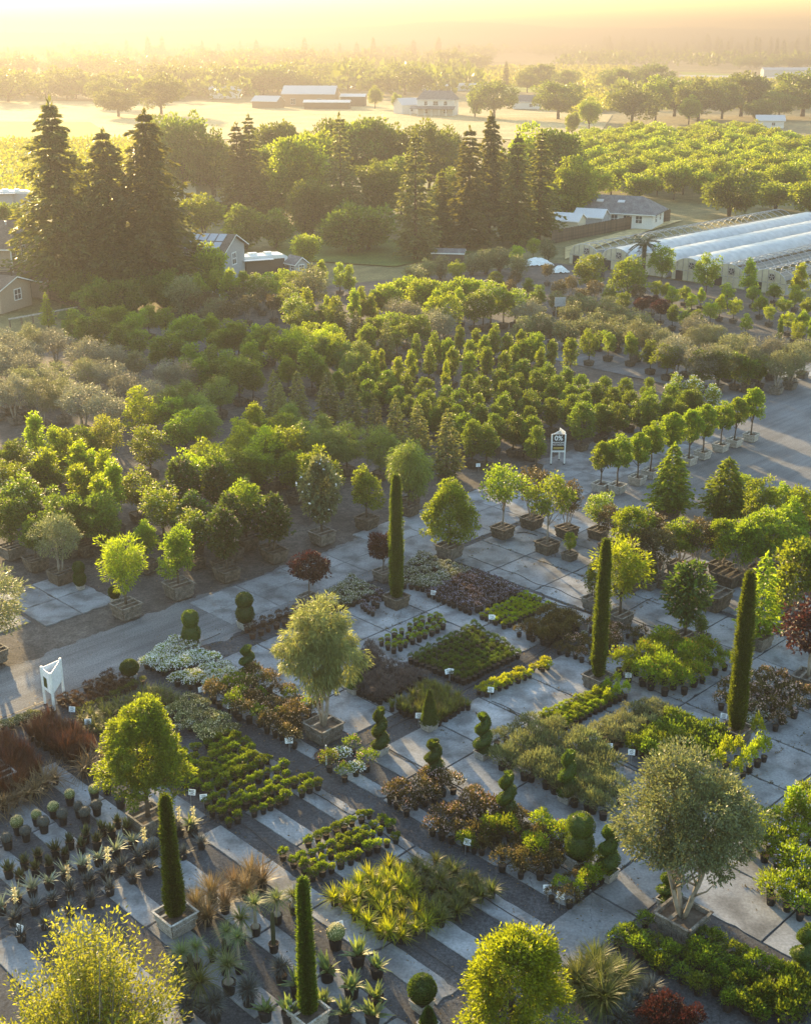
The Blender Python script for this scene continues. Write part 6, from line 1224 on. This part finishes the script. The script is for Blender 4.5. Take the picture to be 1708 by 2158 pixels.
bed(['redgreen', 'pinkshrub', 'whitecover', 'redgreen'], c4, [(650, 195), (850, 70), (1000, 130), (780, 240)], 7, 5, 'mixed bronze and pink shrub beneath the cypress', 'mixed bed beneath the cypress', .85, jit=.1)
bed('bright', c4, [(890, 290), (1080, 180), (1330, 265), (1140, 390)], 6, 6, 'large bright green shrub with orange specks in the lush bed', 'lush bright bed', 1.0, jit=.15)
bed('roundbox', c4, [(568, 485), (800, 370), (900, 395), (670, 518)], 12, 6, 'clipped mid green shrub in the tidy block under the cypress crate', 'tidy green block', .95, jit=.03)
bed('tallime', c4, [(800, 390), (890, 350), (925, 385), (850, 420)], 3, 2, 'taller feathery green plant at the end of the tidy block', 'feathery end plants', .7)
bed('greylav', c4, [(765, 570), (1020, 435), (1120, 480), (880, 600)], 10, 4, 'grey lavender bush in the staggered rows', 'grey lavender rows')
bed('darkwide', c4, [(965, 620), (1150, 490), (1240, 550), (1050, 665)], 7, 4, 'deep green shrub in the bed beside the lavender rows', 'deep green bed', .95)
bed('darkwide', c4, [(1180, 610), (1280, 550), (1340, 600), (1250, 665)], 4, 3, 'deep green shrub in the small bed by the leaning cypress crate', 'deep green small bed', .95)
bed('rosemary', c4, [(395, 680), (620, 540), (645, 590), (440, 695)], 6, 3, 'grey-green feathery shrub in the first soft block', 'first soft block', 1.05, jit=.1)
bed('rosemary', c4, [(490, 725), (740, 590), (830, 680), (580, 760)], 6, 4, 'grey-green feathery shrub in the second soft block', 'second soft block', 1.05, jit=.1)
bed('rosemary', c4, [(620, 785), (830, 660), (890, 730), (720, 835)], 5, 4, 'grey-green feathery shrub in the block beside the box spiral', 'third soft block', 1.05, jit=.1)
bed('rosemary', c4, [(755, 850), (880, 770), (900, 830), (820, 890)], 3, 3, 'grey-green feathery shrub half under the grey olive crown', 'fourth soft block', 1.05, jit=.1)
bed('rosemary', c4, [(375, 585), (520, 505), (540, 520), (400, 595)], 5, 1, 'grey-green shrub in the short row before the soft block', 'short soft row', .9)
bed('lavender', z3, [(745, 545), (960, 330), (1310, 440), (930, 630)], 8, 8, 'dry grey lavender standing apart in the gridded pots', 'gridded lavender pots', .95, jit=.04)
bed('lavender', z3, [(740, 360), (830, 210), (910, 280), (800, 430)], 5, 4, 'dry brown lavender beside the weeping tree', 'dry lavender by the weeping tree', 1.05)
bed('meadowgrass', z3, [(1035, 690), (1370, 500), (1650, 670), (1410, 800)], 9, 8, 'reddish meadow grass in the soft bed behind the cone topiary', 'reddish meadow bed', 1.05, jit=.08)
bed('pinkshrub', c4, [(1315, 430), (1500, 320), (1690, 420), (1560, 515)], 5, 4, 'dusky shrub with pale pink flowers beyond the leaning cypress', 'dusky pink bed', 1.1, jit=.15)
bed('daisy', c4, [(1430, 480), (1470, 450), (1500, 480), (1460, 505)], 2, 2, 'white flowered bush at the foot of the leaning cypress', 'white bushes at the cypress', .8)
bed('tallime', c4, [(1305, 715), (1480, 595), (1510, 650), (1390, 740)], 5, 2, 'upright lime plant in the short line beyond the grey olive', 'upright lime line', 1.0)
bed('whitecover', c1, [(1345, 850), (1480, 755), (1590, 805), (1430, 870)], 7, 6, 'low white flecked shrub in the bed by the plum tree', 'white flecked bed by the plum', 1.1)
bed('purplebed', c1, [(1525, 860), (1570, 800), (1615, 825), (1570, 890)], 3, 4, 'purplish low shrub beside the central cypress crate', 'purplish shrubs by the crate', 1.0)
bed('brownsmall', c1, [(1040, 960), (1240, 880), (1270, 900), (1060, 985)], 7, 2, 'dry wispy potted plant behind the pair of clipped topiaries', 'dry wispy row', 1.2)

# ------------------------------------------------------------------ clipped topiary
def topiary(kind, base, top, label, box=.62, w=.62):
    box *= .82
    h = hgt(base, top); t = thing('topiary', label, 'topiary', (*g(*base), .0)); add_crate(t, box, 'wood_pale', True, bars=0); z0 = box * .5; hh = h - z0
    if kind == 'ball': pr = lambda t_, a: w / 2 * np.sqrt(np.clip(1 - (2 * t_ - 1) ** 2, .001, 1)) * 1.0
    elif kind == 'double': pr = lambda t_, a: w / 2 * np.maximum(np.sqrt(np.clip(1 - ((t_ - .3) / .32) ** 2, .0, 1)), .92 * np.sqrt(np.clip(1 - ((t_ - .75) / .26) ** 2, .0, 1))) + .02
    elif kind == 'cone': pr = lambda t_, a: w / 2 * np.clip(1.02 - t_, 0, 1) ** .8 + .01
    else:
        def pr(t_, a):
            ph = (t_ * 2.6 - a / 6.283) % 1.0; return w / 2 * (np.clip(1.15 - t_, 0, 1) ** .42) * (.16 + .92 * np.sin(np.pi * ph) ** .8) + .01
    V = column('c', 'dark', pr, hh, 5200, .055, .032, up=.5, wob=.04)
    obj('foliage', withcore('foliage', V, 'dark', corecol(pr, hh, .88, 20, 34)), t, (0, 0, z0 + .02), (0, 0, rnd.uniform(0, 6.28))); obj('stem', MB().tube([(0, 0, 0), (0, 0, hh * .5)], [.035, .02], 6).mesh('stem', 'bark'), t, (0, 0, z0 - .05))
for k, b_, t_, lab, bx, w in [
    ('double', c1(810, 1032), c1(805, 868), 'two tier clipped topiary over the white daisies', .8, .85), ('double', c1(1035, 940), c1(1037, 793), 'two tier clipped topiary at the road edge by the wispy row', .8, .9),
    ('ball', c3(550, 305), c3(550, 223), 'low clipped ball beside the brown seedlings', .6, .85), ('spiral', c3(1045, 300), c3(1040, 163), 'pointed spiral topiary between the daisies and the weeping tree', .7, .8), ('spiral', c3(1600, 615), c3(1602, 425), 'spiral topiary in a pale box beside the coiled hose', .72, .72),
    ('cone', c3(1495, 355), c3(1490, 238), 'dark cone topiary in a box behind the weeping tree', .75, .9), ('cone', c4(100, 512), c4(95, 348), 'narrow cone topiary before the reddish meadow bed', .72, .75), ('spiral', c4(325, 632), c4(350, 448), 'curling spiral topiary in a pale box on the open concrete', .68, .8),
    ('spiral', c4(118, 735), c4(118, 558), 'spiral topiary behind the reddish bed, its box hidden', .66, .8), ('spiral', c4(422, 905), c4(425, 698), 'spiral topiary in a pale box between reddish and mixed beds', .7, .8), ('spiral', c4(678, 815), c4(680, 605), 'dark spiral topiary in front of the soft grey blocks', .7, .75),
    ('double', c6(728, 418), c6(737, 203), 'thick two tier topiary in a box, larger of a pair', .95, 1.05), ('spiral', c6(848, 470), c6(842, 248), 'spiral topiary in a box, smaller of the pair', .75, .8), ('spiral', c6(1105, 590), c6(1100, 425), 'dark spiral topiary just behind the big olive crate', .75, .8),
    ('spiral', c6(1668, 905), c6(1685, 672), 'spiral topiary at the end of the dark mound bed', .7, .9), ('ball', c6(70, 1020), c6(70, 888), 'bright clipped ball in a grey box beside the golden conifer', .7, .85), ('cone', c6(95, 1110), c6(95, 1015), 'small pointed topiary below the clipped ball', .6, .5),
    ('double', c1(340, 775), c1(330, 662), 'small two ball topiary in a dark pot before the road row', .45, .62), ('ball', c1(485, 830), c1(487, 765), 'little dark clipped bush behind the glowing lime tree', .5, .6)]:
    topiary(k, b_, t_, lab, bx, w)
# price cards
for cf, p in [(c3, (297, 435)), (c3, (368, 487)), (c3, (853, 350)), (c3, (972, 420)), (c3, (1218, 567)), (c3, (858, 808)), (c3, (803, 787)), (c4, (363, 45)), (c4, (472, 88)), (c4, (187, 273)), (c4, (357, 352)), (c4, (942, 290)), (c4, (797, 550)), (c4, (865, 592)), (c4, (952, 617)), (c4, (55, 462)), (c6, (253, 325)), (c6, (600, 522)), (c6, (648, 552)), (c6, (1070, 797)), (c6, (1583, 265)), (c2, (113, 795)), (c2, (363, 898)), (c2, (472, 942)), (c1, (1350, 527)), (c1, (738, 757)), (c1, (517, 845)), (c1, (952, 688)), (c1, (40, 588)), (c1, (1148, 603)), (c5, (735, 633)), (c5, (68, 690)), (z3, (160, 945)), (z3, (1510, 358)), (c4, (1338, 463)), (c2, (308, 255)), (z2, (1358, 305))]:
    price_card(cf(*p), 1.2)
# coiled hose and riser by the path
b = MB()
for k in range(5):
    r_ = .26 + .06 * k; b.tube([(r_ * math.cos(a * .4), r_ * math.sin(a * .4), .03 + .035 * (k % 2)) for a in range(17)], [.022] * 17, 5, cap=False)
t = thing('coiled_hose', 'rusty brown coil of hose lying beside the large crate', 'hose', (*g(*c3(1375, 628)), .03), 0, None, me=b.mesh('coiled_hose', 'hose'))
t = thing('standpipe', 'thin white standpipe beside the coiled hose', 'pipe', (*g(*c3(1375, 665)), .02), 0, None, me=MB().tube([(0, 0, 0), (0, 0, .95)], [.03, .03], 8).mesh('standpipe', 'white_paint'))
t = thing('standpipe', 'thin white standpipe beneath the cypress by the mixed bed', 'pipe', (*g(*c4(768, 100)), .02), 0, None, me=MB().tube([(0, 0, 0), (0, 0, .85)], [.025, .025], 8).mesh('standpipe', 'white_paint'))
def hosepath(pts, label, mat='pot'):
    P = [(*g(*p), .035) for p in pts]; thing('irrigation_hose', label, 'hose', (0, 0, 0), 0, None, me=MB().tube(P, [.022] * len(P), 5).mesh('irrigation_hose', mat))
hosepath([c2(210, 668), c2(260, 680), c2(320, 715), c2(400, 755), c2(480, 793), c2(560, 818), c2(640, 845), c2(730, 862), c2(780, 880)], 'black hose snaking along the edge of the open concrete')
hosepath([c2(470, 540), c2(500, 537), c2(535, 545), c2(555, 552)], 'short black hose end between the crates')
# drip lines laid along the beds
for k, (a0, b0, a1, b1) in enumerate([(23.6, 20, 23.6, 40), (27.0, 21, 27.05, 41), (31.2, 26, 31.3, 33), (14, 33.5, 44, 33.55), (38, 33.3, 52, 33.2), (49, 31, 49.2, 44), (36.6, 34.5, 36.5, 43), (33, 45.4, 47, 45.3), (37.6, 20, 37.5, 32), (20.0, 46.3, 33, 46.2)]):
    n = 26; P = []
    for i in range(n):
        t_ = i / (n - 1); x, y = ab2xy(a0 + (a1 - a0) * t_ + .22 * mnoise.noise((t_ * 9, k, 1)), b0 + (b1 - b0) * t_ + .22 * mnoise.noise((t_ * 9, k, 5))); P.append((x, y, .042))
    thing('drip_line', 'thin black drip hose lying along the edge of the plant beds', 'hose', (0, 0, 0), 0, 'drip lines along the beds', me=MB().tube(P, [.014] * n, 4).mesh('drip_line', 'pot'))
# leaf litter and weeds in the joints: too many to count
def litter():
    n = 5200; P = []; 
    for i in range(n):
        r_ = rnd.random()
        if r_ < .45: a, b_ = rnd.uniform(12, 58), rnd.choice([33.1, 33.9, 20.7, 18.7, 41.5, 45.3, 46.4, 43.9, 26.0, 38]) + rnd.gauss(0, .22)
        elif r_ < .8: a, b_ = rnd.choice([28.5, 29.4, 27.3, 31.4, 37.4, 48.1, 23.1, 20.9, 40.5, 44]) + rnd.gauss(0, .2), rnd.uniform(14, 46)
        else: a, b_ = rnd.uniform(12, 60), rnd.uniform(13, 62)
        P.append((*ab2xy(a, b_), .034))
    P = np.array(P); A = sph(n); A[:, 2] *= .25
    return leafmesh('leaf_litter', leaves(P, A, .085, .05), 'straw')
lt = struct('leaf_litter', litter(), 'stuff'); lt['label'] = 'dry fallen leaves scattered over the paving and gravel'; lt['category'] = 'leaf litter'
def weeds():
    P = []
    for i in range(900):
        if rnd.random() < .5: a, b_ = rnd.uniform(30, 58), rnd.choice([33.0, 34.1, 44.0, 45.4, 20.66, 37.35, 40.6]) + rnd.gauss(0, .03)
        else: a, b_ = rnd.choice([37.4, 40.5, 43.6, 48.1, 51.6, 36.2, 34.0]) + rnd.gauss(0, .03), rnd.uniform(14, 45)
        x, y = ab2xy(a, b_)
        for k in range(rnd.randint(3, 9)): P.append((x + rnd.gauss(0, .05), y + rnd.gauss(0, .05), .02))
    P = np.array(P); return leafmesh('joint_weeds', leaves(P, sph(len(P)) * .6 + [0, 0, .6], .10, .03), 'redgreen')
wd = struct('joint_weeds', weeds(), 'stuff'); wd['label'] = 'small weeds sprouting in the joints of the paving'; wd['category'] = 'weeds'
# ------------------------------------------------------------------ warm hazy air over the whole valley
b = MB(); b.box(-4400, 4400, -500, 4500, -1.6, 88); me = bpy.data.meshes.new('haze'); me.from_pydata(b.v, [], b.f); hm = bpy.data.materials.new('haze'); hm.use_nodes = True; nt = hm.node_tree; nt.nodes.clear()
pv = nt.nodes.new('ShaderNodeVolumePrincipled'); pv.inputs['Color'].default_value = (.19, .182, .195, 1); pv.inputs['Density'].default_value = HAZE_DENSITY; pv.inputs['Anisotropy'].default_value = HAZE_ANISO
ho = nt.nodes.new('ShaderNodeOutputMaterial'); nt.links.new(pv.outputs[0], ho.inputs['Volume']); me.materials.append(hm)
hz = obj('haze', me); hz['kind'] = 'stuff'; hz['label'] = 'warm hazy air lying over the whole valley'; hz['category'] = 'haze'
